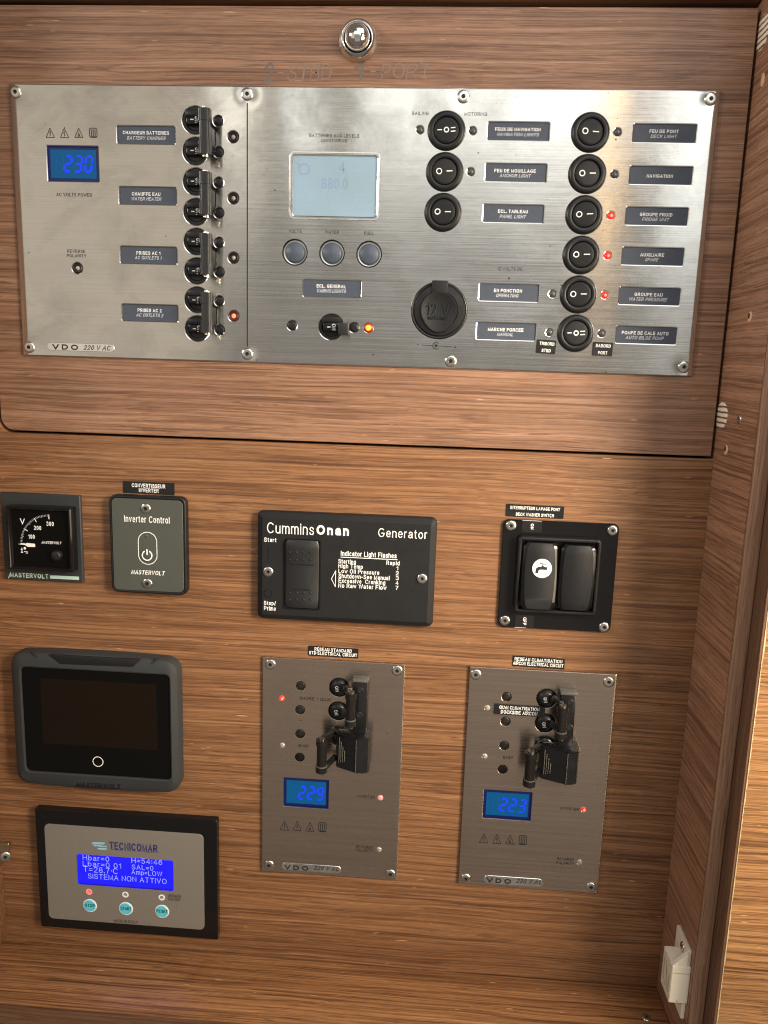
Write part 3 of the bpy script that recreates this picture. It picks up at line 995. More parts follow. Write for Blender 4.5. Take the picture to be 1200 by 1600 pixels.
def icons(parent, spots, c, mat, d=0.0001):
    """four engraved warning signs: exclamation, bolt, hot surface, manual"""
    s = CROP[c][2] / 4.0
    for i, (x, y) in enumerate(spots):
        X, Z = at(c, x, y, d)
        W, H = size(c, x, y, 52 * s, 58 * s, d)
        b_ = bmesh.new()
        lw = 0.00042
        if i < 3:
            p = [(-W / 2, -H / 2), (W / 2, -H / 2), (0, H / 2)]
            for j in range(3):
                line(b_, *p[j], *p[(j + 1) % 3], lw, 0)
            if i == 0:
                line(b_, 0, H * 0.20, 0, -H * 0.18, lw * 1.5, 0.00002)
                line(b_, 0, -H * 0.27, 0, -H * 0.36, lw * 1.5, 0.00002)
            elif i == 1:
                line(b_, W * 0.05, H * 0.2, -W * 0.09, -H * 0.08, lw, 0.00002)
                line(b_, -W * 0.09, -H * 0.08, W * 0.07, -H * 0.10, lw, 0.00003)
                line(b_, W * 0.07, -H * 0.10, -W * 0.02, -H * 0.38, lw, 0.00002)
            else:
                ring(b_, W * 0.05, W * 0.13, 0.00002, 0, -H * 0.2, 12)
                line(b_, -W * 0.2, -H * 0.36, W * 0.2, -H * 0.36, lw, 0.00003)
                line(b_, 0, -H * 0.05, 0, H * 0.14, lw, 0.00002)
        else:
            p = rrect(W * 0.9, H, W * 0.18, 2)
            for j in range(len(p)):
                line(b_, *p[j], *p[(j + 1) % len(p)], lw * 1.2, 0)
            line(b_, 0, -H / 2, 0, H * 0.42, lw * 1.3, 0.00002)
            for sx in (-0.22, 0.22):
                line(b_, W * sx, -H * 0.36, W * sx, H * 0.36, lw * 1.4, 0.00002)
            line(b_, -W * 0.42, -H * 0.42, W * 0.42, -H * 0.42, lw, 0.00002)
        link("warning_symbol", finish(b_, mat), parent, (X, -d, Z))


BP = M['black_print']
icons(panel, [(313, 350), (402, 350), (492, 350), (582, 350)], 'A', BP)
T(panel, 'A', 463, 737, 222, 22, "AC VOLTS POWER", BP)
T(panel, 'B', 476, 250, 112, 20, "REVERSE", BP)
T(panel, 'B', 478, 278, 120, 20, "POLARITY", BP)
T(panel, 'E', 657, 378, 360, 24, "BATTERIES AND LEVELS", BP)
T(panel, 'E', 655, 413, 190, 24, "MONITORING", BP)
T(panel, 'F', 375, 98, 90, 24, "VOLTS", BP)
T(panel, 'F', 640, 105, 100, 24, "WATER", BP)
T(panel, 'F', 908, 113, 70, 24, "FUEL", BP)
T(panel, 'G', 170, 217, 120, 25, "SAILING", BP)
T(panel, 'G', 570, 222, 165, 25, "MOTORING", BP)
T(panel, 'H', 815, 278, 183, 25, "12 VOLTS DC", BP)
# socket symbol
X, Z = at('H', 283, 832)
bm = bmesh.new()
k_ = 1 / 4.615 * 0.00041
ring(bm, 0, 12 * k_, 0.0001)
ring(bm, 21 * k_, 27 * k_, 0.0001, n=24, a0=40, a1=320)
line(bm, -108 * k_, 3 * k_, -24 * k_, 0, 5 * k_, 0.0001)
line(bm, 12 * k_, 0, 115 * k_, -4 * k_, 5 * k_, 0.0001)
line(bm, -140 * k_, 4 * k_, -126 * k_, 4 * k_, 5 * k_, 0.0001)
line(bm, 134 * k_, -6 * k_, 150 * k_, -6 * k_, 5 * k_, 0.0001)
line(bm, 142 * k_, 2 * k_, 142 * k_, -14 * k_, 5 * k_, 0.00012)
link("polarity_symbol", finish(bm, BP), panel, (X, 0, Z))


def badge(parent, c, x, y, w, h, vx, vw, vh, tx, tw):
    X, Z = at(c, x, y)
    W, H = size(c, x, y, w, h)
    b_ = bmesh.new(); slab(b_, W, H, H / 2, [(0, 0.0), (0.0002, 0.0002)], n=6)
    o = link("badge", finish(b_, M['steel_rim']), parent, (X, 0, Z))
    s = CROP[c][2]
    T(o, c, vx, y - h * 0.02, vw, vh, "VDO", BP, 0.0003, bold=0.07)
    T(o, c, tx, y + h * 0.08, tw, vh * 0.9, "220 V AC", BP, 0.0003, shear=0.3)


badge(panel, 'B', 505, 850, 420, 50, 407, 160, 34, 607, 172)

# groove between the two halves of the panel
gx0, gz0 = at('C', 808, 215)
gx1, gz1 = at('D', 777, 1345)
gx = (gx0 + gx1) / 2
bm = bmesh.new(); box(bm, gx - 0.00038, gx + 0.00038, -0.001, 0.00006, gz1, gz0)
link("groove", finish(bm, M['dark']), panel, (0, 0, 0))

# breaker buttons
BR = 0.0082
bm = bmesh.new()
lathe(bm, [(BR + 0.0006, -0.0019), (BR - 0.0002, -0.0006), (BR - 0.0016, -0.0006), (BR - 0.0024, -0.0014), (0.002, -0.0014)], n=32)
box(bm, -0.0062, 0.0062, -0.0016, 0.0006, 0.0026, 0.0064, 0.0004)
BTN = finish(bm, M['black'])
bm = bmesh.new()
box(bm, -0.0052, 0.0060, -0.0016, 0.0022, -0.0030, 0.0024, 0.0004)
TOG = finish(bm, M['black_gloss'])
bm = bmesh.new()
lathe(bm, [(0.0030, -0.0019), (0.0030, -0.0007), (0.0024, -0.0003), (0.0011, -0.0003)], n=20)
for a in (0, pi / 2):
    b2 = bmesh.new()
BSC = finish(bm, M['black'])
bm = bmesh.new()
for a in (45, 135):
    ca, sa = cos(radians(a)), sin(radians(a))
    line(bm, -0.0016 * ca, -0.0016 * sa, 0.0016 * ca, 0.0016 * sa, 0.0006, -0.0002)
BCR = finish(bm, M['dark'])
ONM = text_mesh("ON", 0.0041, 0.0027, M['white_print'], bold=0.02, rot=-90)
bm = bmesh.new(); line(bm, -0.0011, 0, 0.0011, 0, 0.0006, 0)
ONB = finish(bm, M['white_print'])


def black_screw(parent, X, Z, hole_list):
    hole_list.append([(X + 0.0039 * cos(2 * pi * i / 20), Z + 0.0039 * sin(2 * pi * i / 20)) for i in range(20)])
    o = link("black_screw", BSC, parent, (X, 0, Z), (0, random.random() * 1.5, 0))
    link("cross_slot", BCR, o, (X, 0, Z))


def breaker(parent, X, Z, hole_list):
    hole_list.append([(X + (BR + 0.0008) * cos(2 * pi * i / 40), Z + (BR + 0.0008) * sin(2 * pi * i / 40)) for i in range(40)])
    o = link("breaker_button", BTN, parent, (X, 0, Z))
    link("toggle", TOG, o, (X, 0, Z))
    link("lettering", ONM, o, (X + 0.0020, -0.0023, Z - 0.0003))
    link("on_mark", ONB, o, (X - 0.0013, -0.0023, Z - 0.0003))
    return o


def led_ring(parent, X, Z, hole_list, core=None, rim='black'):
    hole_list.append([(X + 0.0042 * cos(2 * pi * i / 24), Z + 0.0042 * sin(2 * pi * i / 24)) for i in range(24)])
    b_ = bmesh.new(); lathe(b_, [(0.0037, -0.0019), (0.0035, -0.0006), (0.0028, 0.0000), (0.0018, -0.0002), (0.0013, -0.0012), (0.0008, -0.0012)], n=24)
    o = link("indicator_light", finish(b_, M[rim]), parent, (X, 0, Z))
    b_ = bmesh.new(); lathe(b_, [(0.0016, -0.0011), (0.0014, -0.0004), (0.0008, 0.0000), (0.0002, 0.0001)], n=14)
    link("lens", finish(b_, M[core or 'led_clear'], 60), o, (X, 0, Z))
    return o


bx = [at('C', 240, 400), at('C', 245, 738), at('C', 248, 1075), at('C', 252, 1400), at('D', 240, 250), at('D', 248, 557), at('D', 250, 858), at('D', 258, 1155)]
bX = sum(p[0] for p in bx) / 8
zs_ = [p[1] for p in bx]
zstep = (zs_[0] - zs_[7]) / 7
bz = [zs_[0] - zstep * i for i in range(8)]
for z in bz:
    breaker(panel, bX, z, holes)
sX = sum(at(c, x, y)[0] for c, x, y in (('C', 493, 407), ('C', 497, 1407), ('D', 480, 252), ('D', 488, 1162))) / 4
for z in bz:
    black_screw(panel, sX, z - 0.0004, holes)
lX = sum(at(c, x, y)[0] for c, x, y in (('C', 655, 577), ('C', 652, 1240), ('D', 632, 408), ('D', 633, 1017))) / 4
for i, core in enumerate(('led_clear', 'led_clear', 'led_clear', 'led_red_core')):
    o = led_ring(panel, lX, (bz[2 * i] + bz[2 * i + 1]) / 2 - 0.0004, holes, core, 'black' if i < 3 else 'led_red_rim')
    if i == 3:
        o["label"] = "round indicator light glowing red"
X, Z = at('B', 483, 355)
led_ring(panel, X, Z, holes)

# bars linking each pair of breakers
BD = 0.0125


def link_bar(parent, X, z0, z1, d, sleeve='bar', r=0.0034):
    b_ = bmesh.new()
    L = z1 - z0
    rod(b_, X, d, z0 + L * 0.24, z1 - L * 0.26, r * 0.97, 20)
    for a, b2 in ((z0, z0 + L * 0.24), (z1 - L * 0.26, z1)):
        rod(b_, X, d, a, b2, r, 20, rd=r)
    o = link("link_bar", finish(b_, M['bar'], 50), parent, (0, 0, 0))
    return o


for i in range(4):
    zt, zb = [at('F1', 321, y, BD)[1] for y in ((170.5, 241.5), (269.5, 336.5), (365.5, 429.5), (457, 520))[i]]
    cx = at(*(('C', 352, 530), ('C', 358, 1210), ('D', 349, 385), ('D', 356, 990))[i], BD)[0]
    cz = (zt + zb) / 2
    b_ = bmesh.new()
    for a, b2, rr in ((zb, zb + 0.0078, 0.0037), (zb + 0.0078, zt - 0.0072, 0.0033), (zt - 0.0072, zt, 0.0037)):
        t_ = bmesh.new()
        slab(t_, 2 * rr, 2 * rr, rr * 0.62, [(0, a - cz), (0, b2 - cz)], n=5)
        loops = None
        me_ = bpy.data.meshes.new("t")
        # stand the section upright: (x, -d, z) -> section in x/y, length along z
        for v in t_.verts:
            x_, y_, z_ = v.co
            v.co = (x_, z_, -y_)
        bmesh.ops.contextual_create(t_, geom=[e for e in t_.edges if e.is_boundary])
        t_.to_mesh(me_); t_.free()
        b_.from_mesh(me_); bpy.data.meshes.remove(me_)
    bar = link("link_bar", finish(b_, M['bar'], 40), panel, (cx, -BD, cz))
    for zz, dr in ((zb, -1), (zt, 1)):
        b_ = bmesh.new()
        rod(b_, -0.0006, 0, 0 if dr > 0 else -0.0012, 0.0012 if dr > 0 else 0, 0.0013, 12)
        rod(b_, 0.0010, 0.0008, 0 if dr > 0 else -0.0016, 0.0006 if dr > 0 else 0, 0.0008, 10)
        link("pin", finish(b_, M['pin']), bar, (cx, -BD, zz))
    for z in (bz[2 * i], bz[2 * i + 1]):
        b_ = bmesh.new()
        beam(b_, (bX + 0.0030, 0.0005, z - 0.0008), (cx + 0.0004, BD - 0.001, z - 0.0004), 0.0046, 0.0042)
        link("lever_arm", finish(b_, M['black_rod']), bar, (0, 0, 0))
    # back rib of the bar, reaching down to the plate on its right
    b_ = bmesh.new(); box(b_, cx + 0.0006, cx + 0.0030, 0.0012, BD - 0.002, zb + 0.004, zt - 0.009, 0.0005)
    link("rib", finish(b_, M['black']), bar, (0, 0, 0))

# the grey display with its three buttons
X, Z, W, H = rhole('E', 658, 741, 620, 453, 0.0022)
b_ = bmesh.new(); slab(b_, W + 0.001, H + 0.001, 0.0022, [(0, -0.0019), (0, -0.0012)], n=3)
lcd = link("monitor_display", finish(b_, M['lcd_grey']), panel, (X, 0, Z))
b_ = bmesh.new(); slab(b_, W + 0.0036, H + 0.0036, 0.0034, [(0, -0.0001), (0.0003, 0.0003), (0.0011, 0.0003), (0.0016, -0.0006)], n=4, cap=False)
link("display_frame", finish(b_, M['steel_rim']), lcd, (X, 0, Z))
b_ = bmesh.new()
fx, fz = at('E', 440, 620, -0.0011)
ring(b_, 0.0030, 0.0036, 0, 0, 0, 20)
line(b_, -0.003, 0.002, -0.0045, 0.004, 0.0005, 0)
link("dial_symbol", finish(b_, M['lcd_ghost']), lcd, (fx, 0.0011, fz))
for s, x, y, w, h in (("880.0", 660, 725, 190, 80), ("4", 715, 605, 45, 80)):
    T(lcd, 'E', x, y, w, h, s, M['lcd_ghost'], -0.0011, bold=-0.01, name="faint_digits")
for x, y in ((373, 250), (640, 256), (908, 264)):
    X, Z = at('F', x, y)
    chole(X, Z, 0.0084)
    b_ = bmesh.new(); lathe(b_, [(0.0092, -0.0019), (0.0084, -0.0010), (0.0074, -0.0010), (0.0064, -0.0014), (0.002, -0.0014)], n=32)
    o = link("round_button", finish(b_, M['steel_rim']), panel, (X, 0, Z))
    b_ = bmesh.new(); lathe(b_, [(0.00655, -0.0015), (0.0064, 0.0004), (0.0058, 0.0008), (0.00002, 0.0019)], n=36)
    link("button_cap", finish(b_, M['cone'], 60), o, (X, 0, Z))
    b_ = bmesh.new(); lathe(b_, [(0.0086, -0.0008), (0.0085, 0.0002), (0.0080, 0.0004), (0.0077, 0.0002), (0.0076, -0.0010)], n=36, cap=False)
    link("button_ring", finish(b_, M['black_gloss'], 60), o, (X, 0, Z))

# cabin light breaker
X, Z = at('F', 352, 777)
black_screw(panel, X, Z, holes)
X, Z = at('F', 635, 787)
breaker(panel, X, Z, holes)
b_ = bmesh.new()
tx, tz = at('F', 722, 803, 0.008)
box(b_, tx - 0.0034, tx + 0.0034, 0.0, 0.0085, tz - 0.0036, tz + 0.0040, 0.0006)
lv = link("breaker_lever", finish(b_, M['bar']), panel, (0, 0, 0))
X, Z = at('F', 797, 792)
black_screw(panel, X, Z, holes)
X, Z = at('F', 903, 795)
chole(X, Z, 0.0036, 24)
b_ = bmesh.new(); lathe(b_, [(0.0038, -0.0019), (0.0034, -0.0002), (0.0026, 0.0006), (0.0014, 0.0008)], n=24)
o = link("indicator_light", finish(b_, M['led_amber_rim'], 60), panel, (X, 0, Z))
o["label"] = "indicator light glowing amber in a dark red lens"
b_ = bmesh.new(); lathe(b_, [(0.0019, 0.0006), (0.0016, 0.0012), (0.0007, 0.0014)], n=16)
link("lens", finish(b_, M['led_amber'], 60), o, (X, 0, Z))

# round rocker switches
RO, RI = 0.0118, 0.0081
b_ = bmesh.new()
lathe(b_, [(RO, -0.0015), (RO, 0.0006), (RO - 0.0006, 0.0015), (RO - 0.0016, 0.0020), (RI + 0.0012, 0.0021), (RI + 0.0003, 0.0018), (RI, 0.0008), (RI - 0.0002, -0.0012)], n=44)
RBZ = finish(b_, M['black'], 40)
ROCK = {}
for st_, tilt in (('off', 0.13), ('on', -0.13), ('mid', 0.0)):
    b_ = bmesh.new()
    lathe(b_, [(RI - 0.0003, -0.001), (RI - 0.0003, 0.0014), (RI - 0.0008, 0.0019), (RI - 0.0018, 0.0021), (0.002, 0.0021)], n=40)
    for v in b_.verts:
        if v.co.y < 0:
            v.co.y += tilt * v.co.x * 1.0
    ROCK[st_] = finish(b_, M['black_matte'], 40)


def rocker_marks(kind):
    b_ = bmesh.new()
    if kind == 'mid':
        ring(b_, 0.0010, 0.0017, 0, 0, 0, 20)
        line(b_, -0.0056, 0.0001, -0.0028, 0.0001, 0.0006, 0)
        line(b_, 0.0027, 0.0010, 0.0056, 0.0012, 0.0006, 0)
        line(b_, 0.0027, -0.0011, 0.0056, -0.0009, 0.0006, 0)
    else:
        ring(b_, 0.0013, 0.0019, 0, -0.0035, 0, 20)
        line(b_, 0.0012, 0.0001, 0.0050, 0.0002, 0.0006, 0)
    tl = {'off': 0.13, 'on': -0.13, 'mid': 0.0}[kind]
    for v in b_.verts:
        v.co.y = -0.0022 + tl * v.co.x
    return finish(b_, M['white_print'])


MARK = {k2: rocker_marks(k2) for k2 in ('off', 'on', 'mid')}


def rocker(X, Z, kind, nm):
    chole(X, Z, RO + 0.0003, 40)
    o = link("rocker_switch", RBZ, panel, (X, 0, Z))
    o["label"] = nm
    wob = (random.uniform(-0.02, 0.02), random.uniform(-0.05, 0.05), random.uniform(-0.025, 0.025))
    link("rocker", ROCK[kind], o, (X, 0, Z), wob)
    link("marking", MARK[kind], o, (X, -0.00012, Z), wob)


RD = 0.0015
rl = [at('G', 357, 338, RD), at('G', 345, 637, RD), at('G', 335, 928, RD)]
rr_ = [at('I', 272, 325, RD), at('I', 250, 606, RD), at('I', 230, 880, RD), at('J', 295, 163, RD), at('J', 275, 430, RD), at('J', 255, 688, RD)]
Xl = sum(p[0] for p in rl) / 3
Xr = sum(p[0] for p in rr_) / 6
zt_ = rr_[0][1]
dz_ = (rr_[0][1] - rr_[5][1]) / 5
names_l = ["round three-way switch beside the FEUX DE NAVIGATION plate", "round switch beside the FEU DE MOUILLAGE plate", "round switch beside the ECL. TABLEAU plate"]
names_r = ["FEU DE PONT", "NAVIGATION", "GROUPE FROID", "AUXILIAIRE", "GROUPE EAU", "POMPE DE CALE AUTO"]
for i in range(3):
    rocker(Xl, rl[0][1] - dz_ * i, ('mid', 'off', 'on')[i], names_l[i])
for i in range(6):
    rocker(Xr, zt_ - dz_ * i, ('off', 'off', 'on', 'on', 'on', 'mid')[i], "round switch beside the " + names_r[i] + " plate")

b_ = bmesh.new(); lathe(b_, [(0.0024, -0.0019), (0.0023, -0.0004), (0.0017, 0.0004), (0.0008, 0.0008), (0.0002, 0.0009)], n=20)
LED0 = finish(b_, M['led_grey'], 60)
LED1 = LED0.copy(); LED1.materials.clear(); LED1.materials.append(M['led_red'])
b_ = bmesh.new(); lathe(b_, [(0.0010, 0.0006), (0.0007, 0.00105), (0.0002, 0.0011)], cx=0.0003, cz=-0.0002, n=12)
LEDC = finish(b_, M['led_red_core'], 60)


def led(parent, X, Z, lit, hole_list):
    hole_list.append([(X + 0.0030 * cos(2 * pi * i / 20), Z + 0.0030 * sin(2 * pi * i / 20)) for i in range(20)])
    o = link("indicator_light", LED1 if lit else LED0, parent, (X, 0, Z))
    if lit:
        o["label"] = "small indicator light glowing red"
        link("glowing_core", LEDC, o, (X, 0, Z))


for c, x, y, lit in (('G', 167, 335, 0), ('G', 547, 342, 0), ('G', 533, 638, 0), ('I', 450, 327, 0), ('I', 430, 610, 0), ('I', 405, 885, 1),
                     ('J', 470, 168, 1), ('J', 450, 432, 1), ('J', 430, 690, 0), ('J', 100, 425, 0), ('J', 80, 683, 0)):
    led(panel, *at(c, x, y), lit, holes)

# the 12 volt socket with its rubber flap
SR = 0.0182
X, Z = at('H', 305, 577, 0.001)
chole(X, Z, SR + 0.0005, 56)
b_ = bmesh.new()
lathe(b_, [(SR, -0.0015), (SR, 0.0005), (SR - 0.0005, 0.0011), (SR - 0.0012, 0.0009), (SR - 0.0016, 0.0012), (SR - 0.0022, 0.0022), (SR - 0.0058, 0.0026), (SR - 0.0062, 0.0010), (0.003, 0.0010)], n=56)
sk = link("power_socket", finish(b_, M['black'], 40), panel, (X, 0, Z))
sk["label"] = "round black power socket closed by a rubber flap"
FR = 0.0122
pts = []
for i in range(48):
    a = radians(-90 + 360 * i / 48)
    dev = abs((i if i <= 24 else 48 - i) * 7.5)
    rr = FR + 0.0023 * max(0.0, cos(radians(min(dev * 2.3, 180))) * 0.5 + 0.5) ** 2 if dev < 78 else FR
    pts.append((rr * cos(a), rr * sin(a)))
b_ = bmesh.new()
loft(b_, [[(x * f_, d, z * f_) for x, z in pts] for f_, d in ((1.0, 0.0010), (1.0, 0.0031), (0.97, 0.0037), (0.90, 0.0037), (0.87, 0.0034))])
fl = link("socket_flap", finish(b_, M['black_matte'], 40), sk, (X - 0.0002, 0, Z))
b_ = bmesh.new()
box(b_, -0.0054, 0.0052, 0.0005, 0.0036, FR - 0.0016, SR + 0.0006, 0.0006)
link("flap_hinge", finish(b_, M['black_matte']), sk, (X, 0, Z))
for s, x, y, w, h, bo in (("12 V", 297, 570, 168, 84, -0.012), ("SOTARS", 290, 632, 130, 22, 0.01)):
    ox, oz = at('H', x, y, 0.0035)
    w_, h_ = size('H', x, y, w, h, 0.0035)
    t_ = text_mesh(s, w_, h_, M['bar'], bo, 0, 0, 0.0012)
    link("embossed_lettering", t_, sk, (ox, -0.0040, oz))

# the plate itself
scr = [at('A', 97, 95), (gx, at('F1', 386, 147)[1]), at('F1', 724, 151), at('I', 1075, 105), at('J', 980, 915), at('H', 388, 943), (gx, at('F1', 387, 553)[1]), at('B', 182, 850)]
M['steel_main'] = steel("brushed_steel", (0.66, 0.64, 0.60), 0.155, 0.95, 0.48, 0.0,
                        edges=[(0.0, 1, 0.0048, 0.24), (PW, -1, 0.0030, 0.26)],
                        dimples=[(x, z, 0.011, 0.0006) for x, z in scr])
outline = [(0, -PH), (PW, -PH), (PW, 0), (0, 0)]
fp = link("face_plate", plate_mesh([outline] + holes, 0.0019, 0.00075, M['steel_main']), panel, (0, 0, 0))
for x, z in scr:
    o = link("screw", SCREW, panel, (x, 0, z), (0, random.random() * 3, 0))
    link("socket", SOCK, o, (x, 0, z))


# ------------------------------------------------------------------ black tape labels
def sticker(c, x, y, w, h, lines, tilt, label, d=-WY, lh=0.34):
    X, Z = at(c, x, y, d)
    W, H = size(c, x, y, w, h, d)
    o = thing("tape_label", label, "label", (X, -d, Z), "black tape labels with white lettering")
    ca, sa = cos(radians(tilt)), sin(radians(tilt))
    b_ = bmesh.new()
    p = rrect(W, H, 0.0004, 2)
    loft(b_, [[(a * ca - b * sa, dd, a * sa + b * ca) for a, b in p] for dd in (0.0, 0.00035)])
    t = link("tape", finish(b_, M['sticker']), o, (X, -d, Z))
    for s, tx, ty, tw in lines:
        e = T(t, c, tx, ty, tw, h * lh, s, M['white_print'], d + 0.0004, bold=0.02, rot=tilt)
    return o


sticker('K', 900, 87, 310, 72, [("CONVERTISSEUR", 898, 74, 203), ("INVERTER", 900, 102, 120)], -0.2, "black tape label reading CONVERTISSEUR INVERTER above the olive grey control plate", lh=0.33)
sticker('M', 394, 99, 474, 102, [("INTERRUPTEUR LAVAGE PONT", 398, 76, 405), ("DECK WASHER SWITCH", 395, 128, 310)], -0.3, "black tape label reading INTERRUPTEUR LAVAGE PONT above the double rocker switch", lh=0.26)
sticker('P', 579, 90, 376, 74, [("RESEAU STANDARD", 578, 76, 280), ("STD ELECTRICAL CIRCUIT", 578, 105, 362)], -0.5, "black tape label reading RESEAU STANDARD above a small steel plate", lh=0.34)
sticker('Q', 560, 115, 378, 76, [("RESEAU CLIMATISATION", 560, 100, 345), ("AIRCON ELECTRICAL CIRCUIT", 558, 130, 365)], -0.6, "black tape label reading RESEAU CLIMATISATION above a small steel plate", lh=0.33)
sticker('H', 1075, 839, 142, 98, [("TRIBORD", 1083, 817, 108), ("STBD", 1077, 866, 65)], -2.2, "small black tape label reading TRIBORD STBD on the large steel panel", 0.0002, lh=0.24)
sticker('J', 434, 795, 136, 92, [("BABORD", 440, 773, 100), ("PORT", 436, 820, 62)], -1.2, "small black tape label reading BABORD PORT on the large steel panel", 0.0002, lh=0.24)
sticker('Q', 422, 462, 370, 72, [("QUAI CLIMATISATION", 422, 447, 290), ("DOCKSIDE AIRCON", 420, 479, 265)], -0.3, "black tape label reading QUAI CLIMATISATION stuck across a small steel plate", 0.0006, lh=0.36)

# ------------------------------------------------------------------ volt meter
def centre(c, corners, d=-WY):
    ps = [at(c, x, y, d) for x, y in corners]
    return sum(p[0] for p in ps) / len(ps), sum(p[1] for p in ps) / len(ps)


vx1, vz0 = at('V', 1112, 1205, 0.001)
vz1 = at('V', 1085, 40, 0.001)[1]
vx0 = at('V', 62, 1150, 0.001)[0]
vX, vZ, vW, vH = (vx0 + vx1) / 2, (vz0 + vz1) / 2, vx1 - vx0, vz1 - vz0
vm = thing("volt_meter", "square black needle volt meter on a slate grey plate at the left edge", "volt meter", (vX, WY, vZ))
b_ = bmesh.new(); slab(b_, vW, vH, 0.0006, [(0, 0), (0, 0.0022), (0.0006, 0.0028)], n=2)
link("mounting_plate", finish(b_, M['slate']), vm, (vX, WY, vZ))
FD = 0.0095
p0, p1 = at('V', 65, 180, FD), at('V', 990, 1075, FD)
p0b, p1b = at('V', 108, 1030, FD), at('V', 968, 205, FD)
bx0, bx1 = (p0[0] + p0b[0]) / 2, (p1b[0] + at('V', 985, 1070, FD)[0]) / 2 - 0.001
bz1, bz0 = (p0[1] + p1b[1]) / 2, (p0b[1] + p1[1]) / 2
bX_, bZ_, bW_, bH_ = (bx0 + bx1) / 2, (bz0 + bz1) / 2, bx1 - bx0, bz1 - bz0
b_ = bmesh.new(); slab(b_, bW_, bH_, 0.0010, [(0, -0.001), (0, FD - 0.0008), (0.0007, FD), (0.0018, FD), (0.0028, FD - 0.0012), (0.0030, FD - 0.0030)], n=3)
bez = link("meter_bezel", finish(b_, M['black_gloss']), vm, (bX_, 0, bZ_))
fd = FD - 0.0028
b_ = bmesh.new(); slab(b_, bW_ - 0.006, bH_ - 0.006, 0.0005, [(0, fd - 0.001), (0, fd)], n=2)
dial = link("dial", finish(b_, M['glass_black']), vm, (bX_, 0, bZ_))
td = fd + 0.0001
b_ = bmesh.new()
cX, cZ = at('V', 672, 695, td)
R1 = at('V', 1070, 695, td)[0] - cX
for i in range(31):
    a = radians(180 - 90 * i / 30)
    lg = 0.145 if i % 10 == 0 else (0.10 if i % 5 == 0 else 0.07)
    r0 = R1 * (1.0 - (0.15 if i % 10 == 0 else (0.09 if i % 5 == 0 else 0.06)))
    line(b_, r0 * cos(a), r0 * sin(a), R1 * cos(a), R1 * sin(a), 0.00022 if i % 10 else 0.0005, 0)
link("scale", finish(b_, M['white_print']), dial, (cX, -td, cZ))
for s, x, y, w, h in (("V", 300, 383, 66, 78), ("100", 422, 587, 86, 55), ("200", 503, 470, 98, 55), ("300", 671, 416, 100, 58)):
    T(dial, 'V', x, y, w, h, s, M['white_print'], td, bold=0.015)
T(dial, 'V', 690, 668, 270, 34, "MASTERVOLT", M['white_print'], td, bold=0.03, shear=0.35)
b_ = bmesh.new()
nx_, nz_ = at('V', 360, 697, td + 0.0005)
q = R1 / 398
flat(b_, [(-115 * q, 4 * q), (-115 * q, 8 * q), (-25 * q, 12 * q), (5 * q, 26 * q), (110 * q, 18 * q), (112 * q, -24 * q), (10 * q, -26 * q), (-25 * q, -4 * q)], 0)
link("needle", finish(b_, M['white_print']), dial, (nx_, -td - 0.0005, nz_))
b_ = bmesh.new()
sx_, sz_ = at('V', 320, 760, td)
ring(b_, 0, 18 * q, 0, 14 * q, 18 * q, 10)
line(b_, -28 * q, 22 * q, -28 * q, -45 * q, 9 * q, 0)
line(b_, -42 * q, 0, -14 * q, 0, 9 * q, 0.00002)
line(b_, -42 * q, -38 * q, -14 * q, -38 * q, 14 * q, 0.00003)
line(b_, 0, -26 * q, 50 * q, -30 * q, 10 * q, 0)
line(b_, 22 * q, -46 * q, 52 * q, -46 * q, 8 * q, 0)
link("dial_symbols", finish(b_, M['white_print']), dial, (sx_, -td, sz_))
ax_, az_ = at('V', 742, 848, fd + 0.003)
b_ = bmesh.new(); lathe(b_, [(0.0040, 0), (0.0038, 0.0024), (0.0030, 0.0034), (0.0006, 0.0036)], n=24)
adj = link("zero_screw", finish(b_, M['black'], 50), dial, (ax_, -fd, az_))
b_ = bmesh.new(); line(b_, -0.0022, 0.0020, 0.0022, -0.0020, 0.0006, 0.00365)
link("slot", finish(b_, M['dark']), adj, (ax_, -fd, az_))
pdm = 0.0029 - WY
T(vm, 'V', 392, 1108, 510, 62, "MASTERVOLT", M['mint'], pdm, bold=0.035)
b_ = bmesh.new()
mX, mZ = at('V', 128, 1098, pdm)
mw = size('V', 128, 1098, 60, 90, pdm)
flat(b_, [(-mw[0] * 0.35, -mw[1] * 0.5), (-mw[0] * 0.15, -mw[1] * 0.5), (mw[0] * 0.45, mw[1] * 0.55), (mw[0] * 0.1, mw[1] * 0.2)], 0)
link("logo_stroke", finish(b_, M['mint']), vm, (mX, -pdm - 0.0001, mZ))
gX, gZ = at('V', 865, 1135, pdm)
gw, gh = size('V', 865, 1135, 388, 44, pdm)
b_ = bmesh.new(); flat(b_, [(-gw / 2, -gh / 2), (gw / 2, -gh / 2), (gw / 2, gh / 2), (-gw / 2, gh / 2)], 0)
link("print_bar", finish(b_, M['mint']), vm, (gX, -pdm - 0.0001, gZ))

